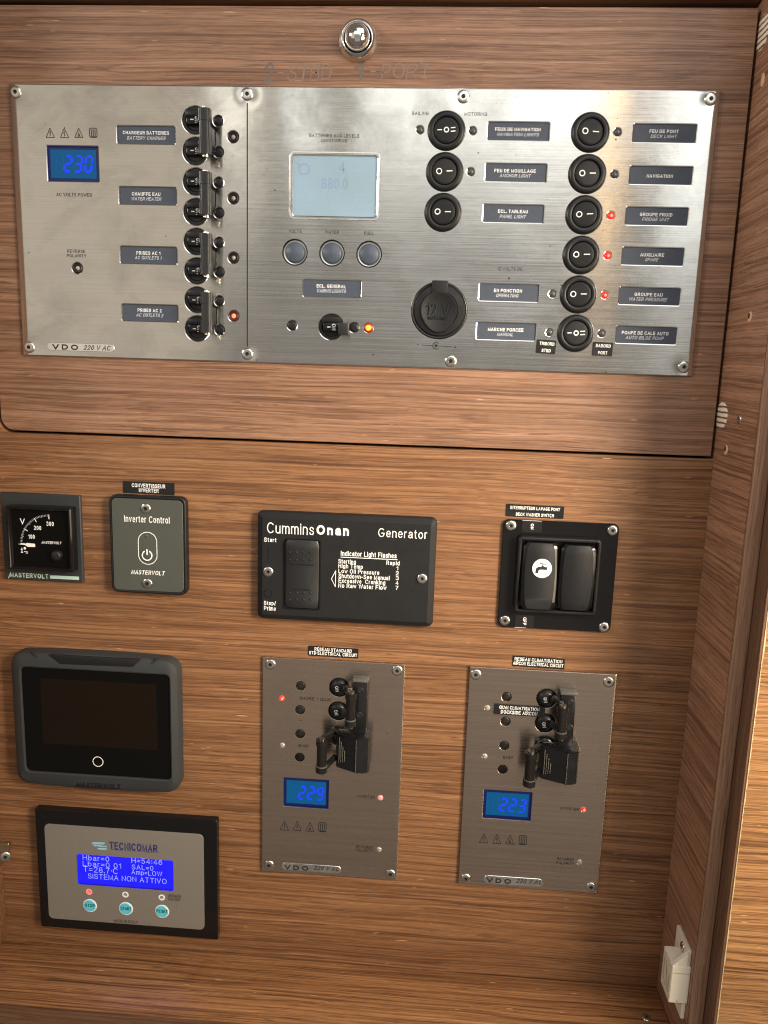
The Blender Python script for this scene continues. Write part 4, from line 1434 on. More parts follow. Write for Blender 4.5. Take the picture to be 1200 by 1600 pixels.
# ------------------------------------------------------------------ inverter control
ID = 0.004
a0, a1, a2, a3 = at('K', 655, 128, ID), at('K', 1118, 145, ID), at('K', 1135, 735, ID), at('K', 675, 720, ID)
iW, iH = (a1[0] - a0[0] + a2[0] - a3[0]) / 2, (a0[1] - a3[1] + a1[1] - a2[1]) / 2
iX, iZ = (a0[0] + a1[0] + a2[0] + a3[0]) / 4, (a0[1] + a1[1] + a2[1] + a3[1]) / 4
iv = thing("inverter_control", "olive grey control plate in a rounded black frame with a power symbol", "control panel", (iX, WY, iZ))
b_ = bmesh.new(); slab(b_, iW, iH, 0.0048, [(0, -WY), (0, ID - 0.001), (0.0004, ID - 0.0002), (0.0009, ID), (0.0014, ID), (0.0018, ID - 0.0004)], n=6)
link("frame", finish(b_, M['black'], 50), iv, (iX, 0, iZ))
b_ = bmesh.new(); slab(b_, iW - 0.0042, iH - 0.0042, 0.0036, [(0, ID - 0.001), (0.0001, ID + 0.0001), (0.0003, ID + 0.0003)], n=6)
ip = link("control_plate", finish(b_, M['olive']), iv, (iX, 0, iZ))
tdi = ID + 0.0004
T(ip, 'K', 888, 277, 275, 40, "Inverter Control", M['white_print'], tdi, bold=-0.008)
T(ip, 'K', 896, 599, 206, 26, "MASTERVOLT", M['white_print'], tdi, bold=0.025, shear=0.25)
pX, pZ = at('K', 893, 452, tdi)
pw_, ph_ = size('K', 893, 452, 116, 198, tdi)
b_ = bmesh.new()
for i, (u, w) in enumerate(zip(rrect(pw_, ph_, pw_ / 2, 8), rrect(pw_ - 0.0009, ph_ - 0.0009, pw_ / 2 - 0.00045, 8))):
    pass
o1 = [b_.verts.new((x, 0, z)) for x, z in rrect(pw_, ph_, pw_ / 2, 8)]
o2 = [b_.verts.new((x, 0, z)) for x, z in rrect(pw_ - 0.0010, ph_ - 0.0010, pw_ / 2 - 0.0005, 8)]
for i in range(len(o1)):
    j = (i + 1) % len(o1)
    b_.faces.new((o1[i], o1[j], o2[j], o2[i]))
link("outline", finish(b_, M['white_print']), ip, (pX, -tdi, pZ))
qX, qZ = at('K', 893, 493, tdi)
b_ = bmesh.new(); lathe(b_, [(0.0042, ID), (0.0036, ID + 0.0007), (0.0024, ID + 0.0011), (0.0006, ID + 0.0012)], n=28)
bt = link("power_button", finish(b_, M['olive'], 60), iv, (qX, 0, qZ))
b_ = bmesh.new()
ring(b_, 0.0030, 0.0039, ID + 0.0015, 0, 0, 26, 118, 422)
line(b_, 0, 0.0004, 0, 0.0046, 0.0010, ID + 0.0015)
link("power_symbol", finish(b_, M['white_print']), bt, (qX, 0, qZ))
lX_, lZ_ = at('K', 885, 378, tdi)
b_ = bmesh.new(); lathe(b_, [(0.0014, ID + 0.0002), (0.0010, ID + 0.0006), (0.0003, ID + 0.0007)], n=16)
link("pilot_lens", finish(b_, M['olive'], 60), iv, (lX_, 0, lZ_))
add_screw(iv, 'K', 882, 211, ID, SCREW_S)
add_screw(iv, 'K', 892, 664, ID, SCREW_S)

# ------------------------------------------------------------------ generator control
GD = 0.006
g0, g1, g2, g3 = at('L', 45, 72, GD - 0.002), at('L', 1135, 115, GD - 0.002), at('L', 1108, 775, GD - 0.002), at('L', 45, 725, GD - 0.002)
gW, gH = (g1[0] - g0[0] + g2[0] - g3[0]) / 2, (g0[1] - g3[1] + g1[1] - g2[1]) / 2
gX_, gZ_ = (g0[0] + g1[0] + g2[0] + g3[0]) / 4, (g0[1] + g1[1] + g2[1] + g3[1]) / 4
gen = thing("generator_control", "wide black generator control plate with a start switch and white lettering", "control panel", (gX_, WY, gZ_))
rk = at('L', 317, 457, GD)
rw, rh = size('L', 317, 457, 226, 428, GD)
b_ = bmesh.new(); slab(b_, gW, gH, 0.0042, [(0, -WY), (0, GD - 0.0042), (0.0006, GD - 0.0026), (0.0042, GD)], n=6)
link("face_plate", finish(b_, M['black_matte'], 15), gen, (gX_, 0, gZ_))
b_ = bmesh.new(); slab(b_, rw, rh, 0.0022, [(0, GD), (0.0003, GD + 0.0006), (0.0009, GD + 0.0006), (0.0013, GD + 0.0001)], n=4)
link("switch_frame", finish(b_, M['black_gloss']), gen, (rk[0], 0, rk[1]))


def rocker_body(w, h, prof, barrel=0.0, corner=0.001, rows=16):
    """rocker cap: prof(t) gives its height for t from bottom (-1) to top (1)"""
    b_ = bmesh.new()
    rowv = []
    for j in range(rows + 1):
        t = -1 + 2 * j / rows
        z = t * h / 2
        hw = w / 2 * (1 - barrel * (abs(t) ** 2.4))
        e = max(0.0, abs(t) - (1 - 2 * corner / h)) * h / 2
        hw -= corner - math.sqrt(max(0.0, corner * corner - e * e)) if e > 0 else 0
        d = prof(t)
        rowv.append([b_.verts.new((-hw, 0, z)), b_.verts.new((-hw, -d + 0.0005, z)), b_.verts.new((-hw + 0.0006, -d, z)),
                     b_.verts.new((hw - 0.0006, -d, z)), b_.verts.new((hw, -d + 0.0005, z)), b_.verts.new((hw, 0, z))])
    for a, b2 in zip(rowv, rowv[1:]):
        for i in range(5):
            b_.faces.new((a[i], a[i + 1], b2[i + 1], b2[i]))
    b_.faces.new(rowv[0])
    b_.faces.new(rowv[-1])
    return b_


rd2 = GD + 0.0014
rp = at('L', 316, 457, rd2 + 0.001)
rw2, rh2 = size('L', 316, 457, 200, 412, rd2 + 0.001)
gprof = lambda t: rd2 + 0.0004 + 0.0016 * (max(0, abs(t) - 0.15)) ** 1.2 - (0.0012 if t < 0 else 0.0) * abs(t) - max(0, abs(t) - 0.93) * 0.012
b_ = rocker_body(rw2, rh2, gprof, 0.0, 0.0012)
for row, tz in ((322, 1), (367, 1), (568, 1), (608, 1)):
    for x in (243, 284, 325, 368):
        X, Z = at('L', x, row, rd2 + 0.001)
        t = (Z - rp[1]) / (rh2 / 2)
        d = gprof(t)
        lathe(b_, [(0.0010, d - 0.0002), (0.0008, d + 0.0004), (0.0003, d + 0.0006)], X - rp[0], Z - rp[1], 10)
rk_o = link("start_switch", finish(b_, M['bar'], 40), gen, (rp[0], 0, rp[1]))
for x, y, w in ((315, 397, 140), (312, 548, 110)):
    X, Z = at('L', x, y, rd2 + 0.001)
    w_ = size('L', x, y, w, 8, rd2)[0]
    t = (Z - rp[1]) / (rh2 / 2)
    b_ = bmesh.new(); box(b_, -w_ / 2, w_ / 2, gprof(t) - 0.001, gprof(t) + 0.0003, -0.0004, 0.0004)
    link("moulded_ridge", finish(b_, M['black']), rk_o, (X, 0, Z))
gt = GD + 0.0001
WP = M['white_print']
T(gen, 'L', 247, 178, 284, 66, "Cummins", WP, gt, bold=-0.024)
T(gen, 'L', 503, 189, 196, 58, "Onan", WP, gt, bold=0.05)
T(gen, 'L', 926, 208, 297, 54, "Generator", WP, gt, bold=-0.022)
T(gen, 'L', 125, 246, 74, 26, "Start", WP, gt)
T(gen, 'L', 123, 631, 72, 30, "Stop/", WP, gt)
T(gen, 'L', 123, 660, 72, 26, "Prime", WP, gt)
T(gen, 'L', 720, 338, 338, 38, "Indicator Light Flashes", WP, gt)
b_ = bmesh.new()
ux, uz = at('L', 722, 358, gt)
uw = size('L', 722, 358, 344, 4, gt)[0]
line(b_, -uw / 2, 0, uw / 2, 0, 0.00045, 0)
link("underline", finish(b_, WP), gen, (ux, -gt, uz))
for s, cx, y, w, h in (("Starting", 590, 380, 106, 32), ("Rapid", 867, 389, 80, 32), ("High Temp", 611, 409, 148, 32), ("1", 893, 418, 12, 24), ("Low Oil Pressure", 661, 439, 248, 26),
                       ("2", 893, 448, 18, 24), ("Shutdown-See Manual", 692, 470, 310, 27), ("3", 893, 477, 18, 24), ("Excessive  Cranking", 679, 501, 283, 32), ("4", 892, 506, 18, 24), ("No Raw Water Flow", 682, 528, 292, 27), ("7", 891, 536, 18, 24)):
    T(gen, 'L', cx, y, w, h, s, WP, gt)
b_ = bmesh.new()
P3 = [at('L', x, y, gt) for x, y in ((495, 482), (521, 432), (519, 530))]
for i in range(3):
    line(b_, *P3[i], *P3[(i + 1) % 3], 0.0004, gt + 0.00002 * i)
link("bracket_mark", finish(b_, WP), gen, (0, 0, 0))
b_ = bmesh.new()
X, Z = at('L', 112, 332, gt); line(b_, X, Z - 0.004, X, Z + 0.004, 0.0005, gt)
link("moulded_mark", finish(b_, M['black_gloss']), gen, (0, 0, 0))
X, Z = at('L', 110, 570, gt)
b_ = bmesh.new(); ring(b_, 0.0025, 0.0031, gt, X, Z, 24)
link("moulded_ring", finish(b_, M['black_gloss']), gen, (0, 0, 0))
add_screw(gen, 'L', 113, 438, GD, SCREW_S)
add_screw(gen, 'L', 1043, 480, GD, SCREW_S)

# ------------------------------------------------------------------ deck washer switch
d0 = 0.0
e0, e1, e2, e3 = at('M', 138, 153), at('M', 1090, 213), at('M', 1003, 1092), at('M', 93, 1035)
dW, dH = (e1[0] - e0[0] + e2[0] - e3[0]) / 2, (e0[1] - e3[1] + e1[1] - e2[1]) / 2
dX, dZ = (e0[0] + e1[0] + e2[0] + e3[0]) / 4, (e0[1] + e1[1] + e2[1] + e3[1]) / 4
dw = thing("deck_washer_switch", "square glossy black plate with two big rocker switches, one with a white tap sign", "switch", (dX, WY, dZ))
b_ = bmesh.new(); slab(b_, dW, dH, 0.0040, [(0, -WY), (0, -0.0003), (0.0003, 0.0)], n=6)
link("back_plate", finish(b_, M['black_gloss']), dw, (dX, 0, dZ))
BZD = 0.006
f0, f1, f2, f3 = at('M', 262, 300, BZD), at('M', 950, 335, BZD), at('M', 893, 952, BZD), at('M', 222, 930, BZD)
fW, fH = (f1[0] - f0[0] + f2[0] - f3[0]) / 2, (f0[1] - f3[1] + f1[1] - f2[1]) / 2
fX, fZ = sum(p[0] for p in (f0, f1, f2, f3)) / 4, sum(p[1] for p in (f0, f1, f2, f3)) / 4
b_ = bmesh.new(); slab(b_, fW, fH, 0.0032, [(0, 0), (0, BZD - 0.0012), (0.0005, BZD - 0.0003), (0.0013, BZD), (0.0024, BZD - 0.0003), (0.0030, BZD - 0.0020), (0.0030, 0.001)], n=5)
link("switch_frame", finish(b_, M['black'], 45), dw, (fX, 0, fZ))
DR = BZD + 0.0035
hw_ = (fW - 0.0068) / 2
hh_ = fH - 0.0078
for i, (cx, tl) in enumerate(((-hw_ / 2 - 0.0002, -1), (hw_ / 2 + 0.0002, 1))):
    pr = (lambda t: DR - 0.0010 + 0.0012 * (1 - t * t) * 0.2 - 0.0016 * t - 0.004 * max(0, abs(t) - 0.88)) if i == 0 else (lambda t: DR + 0.0006 + 0.0010 * t - 0.0012 * t * t - 0.004 * max(0, abs(t) - 0.88))
    b_ = rocker_body(hw_ - 0.0006, hh_, lambda t: pr(t) - 0.0010, 0.05, 0.0022)
    ro = link("rocker", finish(b_, M['black_gloss'], 40), dw, (fX + cx, 0, fZ))
    b_ = rocker_body(hw_ - 0.0042, hh_ - 0.0006, pr, 0.16, 0.0010)
    link("rocker_face", finish(b_, M['black_matte'], 40), ro, (fX + cx, 0, fZ))
    if i == 0:
        ro["label"] = "left rocker with a white round tap sign"
        tX, tZ = at('M', 455, 567, DR)
        lt = (tZ - fZ) / (hh_ / 2)
        dd = max(pr(lt + 0.25), pr(lt - 0.25)) + 0.0003
        b_ = bmesh.new(); lathe(b_, [(0.0066, dd - 0.001), (0.0066, dd)], n=32)
        link("sign_disc", finish(b_, M['white_print']), ro, (tX, 0, tZ))
        b_ = bmesh.new()
        u = 0.0066 / 82
        dq = dd + 0.0001
        for pts_ in ([(-55, -42), (-30, -42), (-28, -18), (-16, -10), (42, -10), (42, 14), (20, 16), (14, 22), (8, 22), (6, 34), (2, 34), (-2, 22), (-12, 16), (-34, 14), (-52, -2)],
                     [(-12, 36), (26, 36), (40, 42), (36, 47), (10, 44), (-20, 48), (-26, 43)]):
            flat(b_, [(x * u, z * u) for x, z in pts_], dq)
        link("tap_sign", finish(b_, BP), ro, (tX, 0, tZ))
for x, y in ((200, 215), (1028, 255), (150, 988), (958, 1042)):
    add_screw(dw, 'M', x, y, 0.0, SCREW_S)
for s, x, y, w, h in (("ON", 372, 223, 163, 98), ("OFF", 310, 995, 155, 102)):
    X, Z = at('M', x, y)
    W, H = size('M', x, y, w, h)
    b_ = bmesh.new(); slab(b_, W, H, 0.0003, [(0, 0.0), (0.0001, 0.0003)], n=2)
    t = link("switch_tag", finish(b_, M['sticker']), dw, (X, 0, Z))
    T(t, 'M', x + 2, y, 46 if s == "ON" else 66, 26, s, WP, 0.0004, bold=0.03, rot=-90)
    b_ = bmesh.new()
    yy = -H / 2 if s == "OFF" else H / 2
    line(b_, -W / 2, yy, W * 0.1 if s == "OFF" else W * 0.45, yy - 0.0001, 0.0003, 0.0004)
    link("lifted_edge", finish(b_, M['grey_print']), t, (X, 0, Z))

# ------------------------------------------------------------------ touch display
ND = 0.009
n0, n1, n2, n3 = at('N', 80, 75, 0.004), at('N', 1125, 112, 0.004), at('N', 1130, 945, 0.004), at('N', 112, 880, 0.004)
nW, nH = (n1[0] - n0[0] + n2[0] - n3[0]) / 2, (n0[1] - n3[1] + n1[1] - n2[1]) / 2
nX, nZ = sum(p[0] for p in (n0, n1, n2, n3)) / 4, sum(p[1] for p in (n0, n1, n2, n3)) / 4
td_ = thing("touch_display", "dark switched-off touch display in a thick grey rounded frame", "display", (nX, WY, nZ))


def bowed(w, h, r, bow, n=8):
    """rounded rectangle whose long sides bulge a little"""
    out_ = []
    base = rrect(w, h, r, 6)
    k2 = []
    for i, p in enumerate(base):
        q2 = base[(i + 1) % len(base)]
        k2.append(p)
        if (Vector(q2) - Vector(p)).length > w * 0.3:
            for j in range(1, n):
                k2.append((p[0] + (q2[0] - p[0]) * j / n, p[1] + (q2[1] - p[1]) * j / n))
    for x, z in k2:
        out_.append((x, z + math.copysign(bow * (1 - (2 * x / w) ** 2), z)))
    return out_


m0, m1, m2, m3 = at('N', 135, 165, ND), at('N', 1064, 213, ND), at('N', 1072, 872, ND), at('N', 152, 826, ND)
mW, mH = (m1[0] - m0[0] + m2[0] - m3[0]) / 2, (m0[1] - m3[1] + m1[1] - m2[1]) / 2
mX, mZ = sum(p[0] for p in (m0, m1, m2, m3)) / 4, sum(p[1] for p in (m0, m1, m2, m3)) / 4
ox_, oz_ = mX - nX, mZ - nZ
b_ = bmesh.new()
loops = []
for i_, d_, bow in ((0, -WY, 0.0018), (0, 0.005, 0.0018), (0.0010, 0.0072, 0.0018), (0.0040, ND, 0.0016)):
    loops.append([(x, d_, z) for x, z in bowed(nW - 2 * i_, nH - 2 * i_, 0.010 - i_, bow)])
cnt = len(loops[0])
for i_, d_ in ((-0.0006, ND + 0.0006), (0.0003, ND + 0.0002), (0.0004, ND - 0.0012)):
    lp = bowed(mW - 2 * i_, mH - 2 * i_, 0.004 - i_ * 0.5, 0.0)
    loops.append([(x + ox_, d_, z + oz_) for x, z in lp])
loft(b_, loops, cap=False)
fr = link("frame", finish(b_, M['slate'], 25), td_, (nX, 0, nZ))
b_ = bmesh.new(); slab(b_, mW + 0.0006, mH + 0.0006, 0.004, [(0, ND - 0.0016), (0, ND - 0.0009)], n=6)
gl = link("glass", finish(b_, M['glass_black']), td_, (mX, 0, mZ))
sd = ND - 0.0008
s0, s1 = at('N', 250, 238, sd), at('N', 985, 690, sd)
b_ = bmesh.new(); slab(b_, s1[0] - s0[0], s0[1] - s1[1], 0.0003, [(0, sd - 0.0003), (0, sd)], n=2)
link("screen", finish(b_, M['lcd_off']), gl, ((s0[0] + s1[0]) / 2, 0, (s0[1] + s1[1]) / 2))
X, Z = at('N', 613, 760, sd)
b_ = bmesh.new(); ring(b_, 0.0035, 0.0041, sd + 0.0001, 0, 0, 36)
link("home_ring", finish(b_, WP), gl, (X, 0, Z))
nd2 = ND + 0.0002
X, Z = at('N', 620, 905, ND - 0.0008)
w_, h_ = size('N', 620, 905, 280, 30, nd2)
link("embossed_lettering", text_mesh("MASTERVOLT", w_, h_, M['black'], 0.03, 0.2, 0, 0.0015), td_, (X, -ND - 0.0004, Z))
for (x0, y0, x1, y1) in ((200, 72, 286, 166), (990, 110, 898, 196), (320, 832, 250, 893), (905, 872, 995, 945)):
    A0, A1 = at('N', x0, y0, 0.0073), at('N', x1, y1, ND)
    b_ = bmesh.new()
    inner_first = (abs(A0[1] - mZ) < abs(A1[1] - mZ))
    beam(b_, (A0[0], 0.0079 if abs(A0[0] - mX) > mW * 0.2 and not inner_first else ND + 0.0001, A0[1]), (A1[0], ND + 0.0001 if not inner_first else 0.0079, A1[1]), 0.0007, 0.0012)
    link("frame_seam", finish(b_, M['dark']), fr, (0, 0, 0))
q_ = [at('N', x, y, ND) for x, y in ((310, 92), (875, 122), (830, 168), (375, 150))]
b_ = bmesh.new()
cxq = sum(p[0] for p in q_) / 4
czq = sum(p[1] for p in q_) / 4
loft(b_, [[(x, 0.0072, z) for x, z in q_], [(x, 0.0093, z) for x, z in q_], [(cxq + (x - cxq) * 0.97, 0.0096, czq + (z - czq) * 0.85) for x, z in q_]])
link("frame_inset", finish(b_, M['black_matte']), fr, (0, 0, 0))

# ------------------------------------------------------------------ watermaker control
OD = 0.004
o0, o1, o2, o3 = at('O', 52, 56, OD), at('O', 1119, 117, OD), at('O', 1128, 820, OD), at('O', 90, 743, OD)
oW, oH = (o1[0] - o0[0] + o2[0] - o3[0]) / 2, (o0[1] - o3[1] + o1[1] - o2[1]) / 2
oX, oZ = sum(p[0] for p in (o0, o1, o2, o3)) / 4, sum(p[1] for p in (o0, o1, o2, o3)) / 4
wm = thing("watermaker_control", "grey control panel in a black frame with lit blue screen and three cyan buttons", "control panel", (oX, WY, oZ))
b_ = bmesh.new(); slab(b_, oW, oH, 0.0010, [(0, -WY), (0, OD - 0.0006), (0.0005, OD), (0.0040, OD)], n=3)
link("frame", finish(b_, M['black_gloss'], 30), wm, (oX, 0, oZ))
od = OD + 0.0004
w0, w1, w2, w3 = at('O', 112, 140, od), at('O', 1045, 200, od), at('O', 1046, 763, od), at('O', 132, 692, od)
wW, wH = (w1[0] - w0[0] + w2[0] - w3[0]) / 2, (w0[1] - w3[1] + w1[1] - w2[1]) / 2
wX, wZ = sum(p[0] for p in (w0, w1, w2, w3)) / 4, sum(p[1] for p in (w0, w1, w2, w3)) / 4
b_ = bmesh.new(); slab(b_, wW, wH, 0.0040, [(0, OD - 0.0005), (0.0001, od - 0.0001), (0.0002, od)], n=6)
ov = link("overlay", finish(b_, M['silver']), wm, (wX, 0, wZ))
ot = od + 0.0001
T(ov, 'O', 632, 276, 282, 44, "TECNICOMAR", M['navy'], ot, bold=0.025)
b_ = bmesh.new()
lx, lz = at('O', 430, 268, ot)
u = size('O', 430, 268, 100, 100, ot)[0] / 100
for pts_ in ([(-46, 10), (-30, 22), (40, 22), (28, 10)], [(-40, 6), (28, 6), (-10, -4), (-28, -4)], [(-10, -6), (10, 0), (44, 2), (46, -6)], [(-14, -14), (-2, -24), (40, -24), (48, -12)]):
    flat(b_, [(x * u, z * u) for x, z in pts_], 0)
link("logo", finish(b_, M['sky']), ov, (lx, -ot, lz))
b_ = bmesh.new()
ux_, uz_ = at('O', 636, 300, ot)
uw_ = size('O', 636, 300, 262, 6, ot)[0]
for i in range(14):        # the tiny line under the name is too small to read: short strokes
    x_ = -uw_ / 2 + uw_ * i / 14
    line(b_, x_, -0.00001 * i, x_ + uw_ / 14 * (0.55 + 0.3 * (i % 3) / 2), -0.00001 * i, 0.00028, 0)
link("fine_print", finish(b_, M['navy']), ov, (ux_, -ot, uz_))
l0, l1, l2, l3 = at('O', 303, 320, od), at('O', 867, 352, od), at('O', 867, 530, od), at('O', 309, 494, od)
lW, lH = (l1[0] - l0[0] + l2[0] - l3[0]) / 2, (l0[1] - l3[1] + l1[1] - l2[1]) / 2
lX2, lZ2 = sum(p[0] for p in (l0, l1, l2, l3)) / 4, sum(p[1] for p in (l0, l1, l2, l3)) / 4
b_ = bmesh.new(); slab(b_, lW, lH, 0.0014, [(0, od), (0, od + 0.0003)], n=5)
sc_ = link("lit_screen", finish(b_, M['lcd_blue']), wm, (lX2, 0, lZ2))
b_ = bmesh.new()
box(b_, -lW / 2 + 0.0012, lW / 2 - 0.0012, od + 0.0003, od + 0.00036, -lH / 2 + 0.0002, -lH / 2 + 0.0014)
link("screen_edge", finish(b_, M['lcd_blue_dark']), sc_, (lX2, 0, lZ2))
lt_ = od + 0.0005
for s, x, y, w, h in (("Hbar=0", 412, 342, 155, 30), ("Lbar=0 01", 447, 379, 224, 30), ("T=28.7\u00b7C", 438, 411, 200, 34), ("H=54:46", 710, 360, 180, 30), ("SAL=0", 685, 396, 126, 28), ("Amp=LOW", 710, 431, 180, 34), ("SISTEMA NON ATTIVO", 595, 461, 460, 30)):
    T(sc_, 'O', x, y, w, h, s, M['lcd_text'], lt_, bold=-0.006)
for i, (x, y) in enumerate(((372, 538), (585, 554), (798, 571))):
    X, Z = at('O', x, y, ot)
    b_ = bmesh.new(); ring(b_, 0.0010, 0.0026, 0, 0, 0, 24)
    o = link("indicator_light", finish(b_, M['led_pink'] if i == 0 else WP), wm, (X, -ot, Z))
    b_ = bmesh.new(); lathe(b_, [(0.0013, 0.0), (0.0010, 0.0004), (0.0003, 0.0005)], n=14)
    link("lens", finish(b_, M['led_red'] if i == 0 else M['led_grey'], 60), o, (X, -ot, Z))
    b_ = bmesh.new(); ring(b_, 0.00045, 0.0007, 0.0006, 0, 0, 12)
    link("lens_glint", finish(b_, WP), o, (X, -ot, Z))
    if i == 0:
        o["label"] = "indicator light glowing red above the STOP button"
for s, x, y, tw in (("STOP", 377, 618, 56), ("START", 588, 636, 62), ("RESET", 800, 652, 66)):
    X, Z = at('O', x, y, ot)
    b_ = bmesh.new(); lathe(b_, [(0.0056, 0), (0.0055, 0.0002), (0.0047, 0.0003)], n=32)
    o = link("push_button", finish(b_, WP), wm, (X, -ot, Z))
    b_ = bmesh.new(); lathe(b_, [(0.0049, 0.0003), (0.0046, 0.0006), (0.0040, 0.0006)], n=32)
    link("button_face", finish(b_, M['cyan']), o, (X, -ot, Z))
    T(o, 'O', x, y, tw, 18, s, BP, ot + 0.0007, bold=0.01)
T(ov, 'O', 873, 562, 80, 18, "UNSAFE", BP, ot)
T(ov, 'O', 868, 582, 70, 18, "WATER", BP, ot)
T(ov, 'O', 587, 712, 140, 17, "MADE IN ITALY", BP, ot)

# ------------------------------------------------------------------ the two shore power plates
SW, SH = 0.1026, 0.1714


def shore_plate(label, X0, Z0, tint, seed, cT, cB, sp):
    pl = thing("shore_power_plate", label, "electrical panel", (X0 + SW / 2, WY, Z0 - SH / 2), "small brushed steel shore power plates")
    hl_ = []
    for c, x, y in sp['black']:
        black_screw(pl, *at(c, x, y), hl_)
    for c, x, y, mt in sp['leds']:
        X, Z = at(c, x, y)
        hl_.append([(X + 0.0023 * cos(2 * pi * i / 18), Z + 0.0023 * sin(2 * pi * i / 18)) for i in range(18)])
        b_ = bmesh.new(); lathe(b_, [(0.0026, -0.0019), (0.0024, -0.0008), (0.0019, 0.0002), (0.0009, 0.0007), (0.0002, 0.0008)], n=18)
        o = link("indicator_light", finish(b_, M[mt], 60), pl, (X, 0, Z))
        if mt == 'led_red':
            o["label"] = "small indicator light glowing red"
            link("glowing_core", LEDC, o, (X, 0, Z))
        elif mt == 'led_pink':
            o["label"] = "small indicator light glowing pink"
        else:
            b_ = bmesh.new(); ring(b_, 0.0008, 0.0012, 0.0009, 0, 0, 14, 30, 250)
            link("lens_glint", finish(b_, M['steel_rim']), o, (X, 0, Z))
    for t, c, x, y, w, h in sp['text']:
        T(pl, c, x, y, w, h, t, BP)
    icons(pl, sp['icons'], sp['ic'], BP)
    badge(pl, *sp['badge'])
    volt_display(pl, *sp['disp'], hl_)
    # breaker buttons: domed, with ON lettering
    for c, x, y in sp['btn']:
        X, Z = at(c, x, y, 0.001)
        r = 0.0069
        hl_.append([(X + (r + 0.0007) * cos(2 * pi * i / 32), Z + (r + 0.0007) * sin(2 * pi * i / 32)) for i in range(32)])
        b_ = bmesh.new(); lathe(b_, [(r + 0.0005, -0.0019), (r - 0.0003, -0.0004), (r - 0.0012, 0.0014), (r - 0.0028, 0.0024), (0.0012, 0.0028)], n=32)
        o = link("breaker_button", finish(b_, M['black'], 60), pl, (X, 0, Z))
        link("lettering", text_mesh("ON", 0.0040, 0.0025, WP, 0.03, 0, -80), o, (X - 0.0012, -0.0030, Z))
        b_ = bmesh.new(); box(b_, 0.0015, 0.0042, 0.0, 0.0045, -0.0016, 0.0024, 0.0005)
        link("toggle", finish(b_, M['black_gloss']), o, (X, 0, Z))
    # slide channel
    cd = 0.0075
    a, b2 = sp['chan']
    c = cT
    x0, z1 = at(c, a[0], a[1], cd)
    x1, _ = at(c, b2[0], a[1], cd)
    z0 = at(c, b2[0], b2[1], cd)[1] - 0.004
    cw = x1 - x0
    ccx = (x0 + x1) / 2
    b_ = bmesh.new(); box(b_, -cw / 2, cw / 2, 0.0, cd, z0 - z1, -0.0006, 0.0007)
    ch = link("slide_channel", finish(b_, M['black_rod']), pl, (ccx, 0, z1))
    b_ = bmesh.new(); box(b_, -cw / 2 - 0.0005, cw / 2 + 0.0006, 0.0, cd + 0.0012, -0.0012, 0.0010, 0.0005)
    link("channel_cap", finish(b_, M['grey_cap']), ch, (ccx, 0, z1))
    for kx_, ky_ in sp['chs']:
        X, Z = at(c, kx_, ky_, cd)
        b_ = bmesh.new()
        lathe(b_, [(0.0024, cd - 0.0002), (0.0024, cd + 0.0003), (0.0019, cd + 0.0005), (0.0017, cd + 0.0001), (0.0005, cd + 0.0001)], n=18)
        link("rivet", finish(b_, M['bar'], 40), ch, (X, 0, Z))
    # upper link bar, lying to the right
    def bar_at(x, ytop, ybot, d, r, arms, nm):
        X, Z1 = at(c, x, ytop, d)
        Z0_ = at(c, x, ybot, d)[1]
        L_ = Z1 - Z0_
        b_ = bmesh.new(); rod(b_, 0, 0, -L_ / 2 + L_ * 0.17, L_ / 2 - L_ * 0.17, r * 0.9, 20)
        o = link("link_bar", finish(b_, M['brown_rod'], 50), pl, (X, -d, (Z1 + Z0_) / 2))
        for s in (-1, 1):
            b_ = bmesh.new()
            rod(b_, 0, 0, s * L_ / 2 - (0.17 * L_ if s > 0 else 0), s * L_ / 2 + (0.17 * L_ if s < 0 else 0), r * 1.08, 20)
            link("end_cap", finish(b_, M['black_rod'], 50), o, (X, -d, (Z1 + Z0_) / 2))
            b_ = bmesh.new()
            rod(b_, 0, 0, s * L_ / 2 - (0 if s > 0 else 0.0012), s * L_ / 2 + (0.0012 if s > 0 else 0), r * 0.62, 14)
            rod(b_, 0.0010, 0.0012, s * L_ / 2 - (0 if s > 0 else 0.0020), s * L_ / 2 + (0.0020 if s > 0 else 0), r * 0.25, 8)
            link("pin", finish(b_, M['brass'], 50), o, (X, -d, (Z1 + Z0_) / 2))
        b_ = bmesh.new(); rod(b_, 0, 0, -L_ / 2 + L_ * 0.17, -L_ / 2 + L_ * 0.17 + 0.0007, r * 1.03, 20)
        link("collar", finish(b_, M['grey_cap'], 50), o, (X, -d, (Z1 + Z0_) / 2))
        for (ax0, ay0, ad0, ax1, ay1, ad1) in arms:
            A0 = at(c, ax0, ay0, ad0)
            A1 = at(c, ax1, ay1, ad1)
            b_ = bmesh.new(); beam(b_, (A0[0], ad0, A0[1]), (A1[0], ad1, A1[1]), 0.0032, 0.0030)
            link("lever_arm", finish(b_, M['black_rod']), o, (0, 0, 0))
        return o
    bar_at(*sp['bar1'], 'a')
    bar_at(*sp['bar2'], 'b')
    # part of the third button showing above the cover
    X, Z = at(c, *sp['third'], 0.001)
    b_ = bmesh.new(); lathe(b_, [(0.0074, 0.0), (0.0070, 0.0030), (0.0056, 0.0040), (0.001, 0.0042)], n=28)
    link("covered_button", finish(b_, M['black_rod'], 60), pl, (X, 0, Z))
    # sliding cover
    hd = 0.0150
    (hx0, hy0), (hx1, hy1), hridge = sp['cover']
    X0_, Z1_ = at(c, hx0, hy0, hd)
    X1_, Z0c = at(c, hx1, hy1, hd)
    XR = at(c, hridge, (hy0 + hy1) / 2, hd)[0]
    w_ = X1_ - X0_
    rr = (XR - X0_) / w_
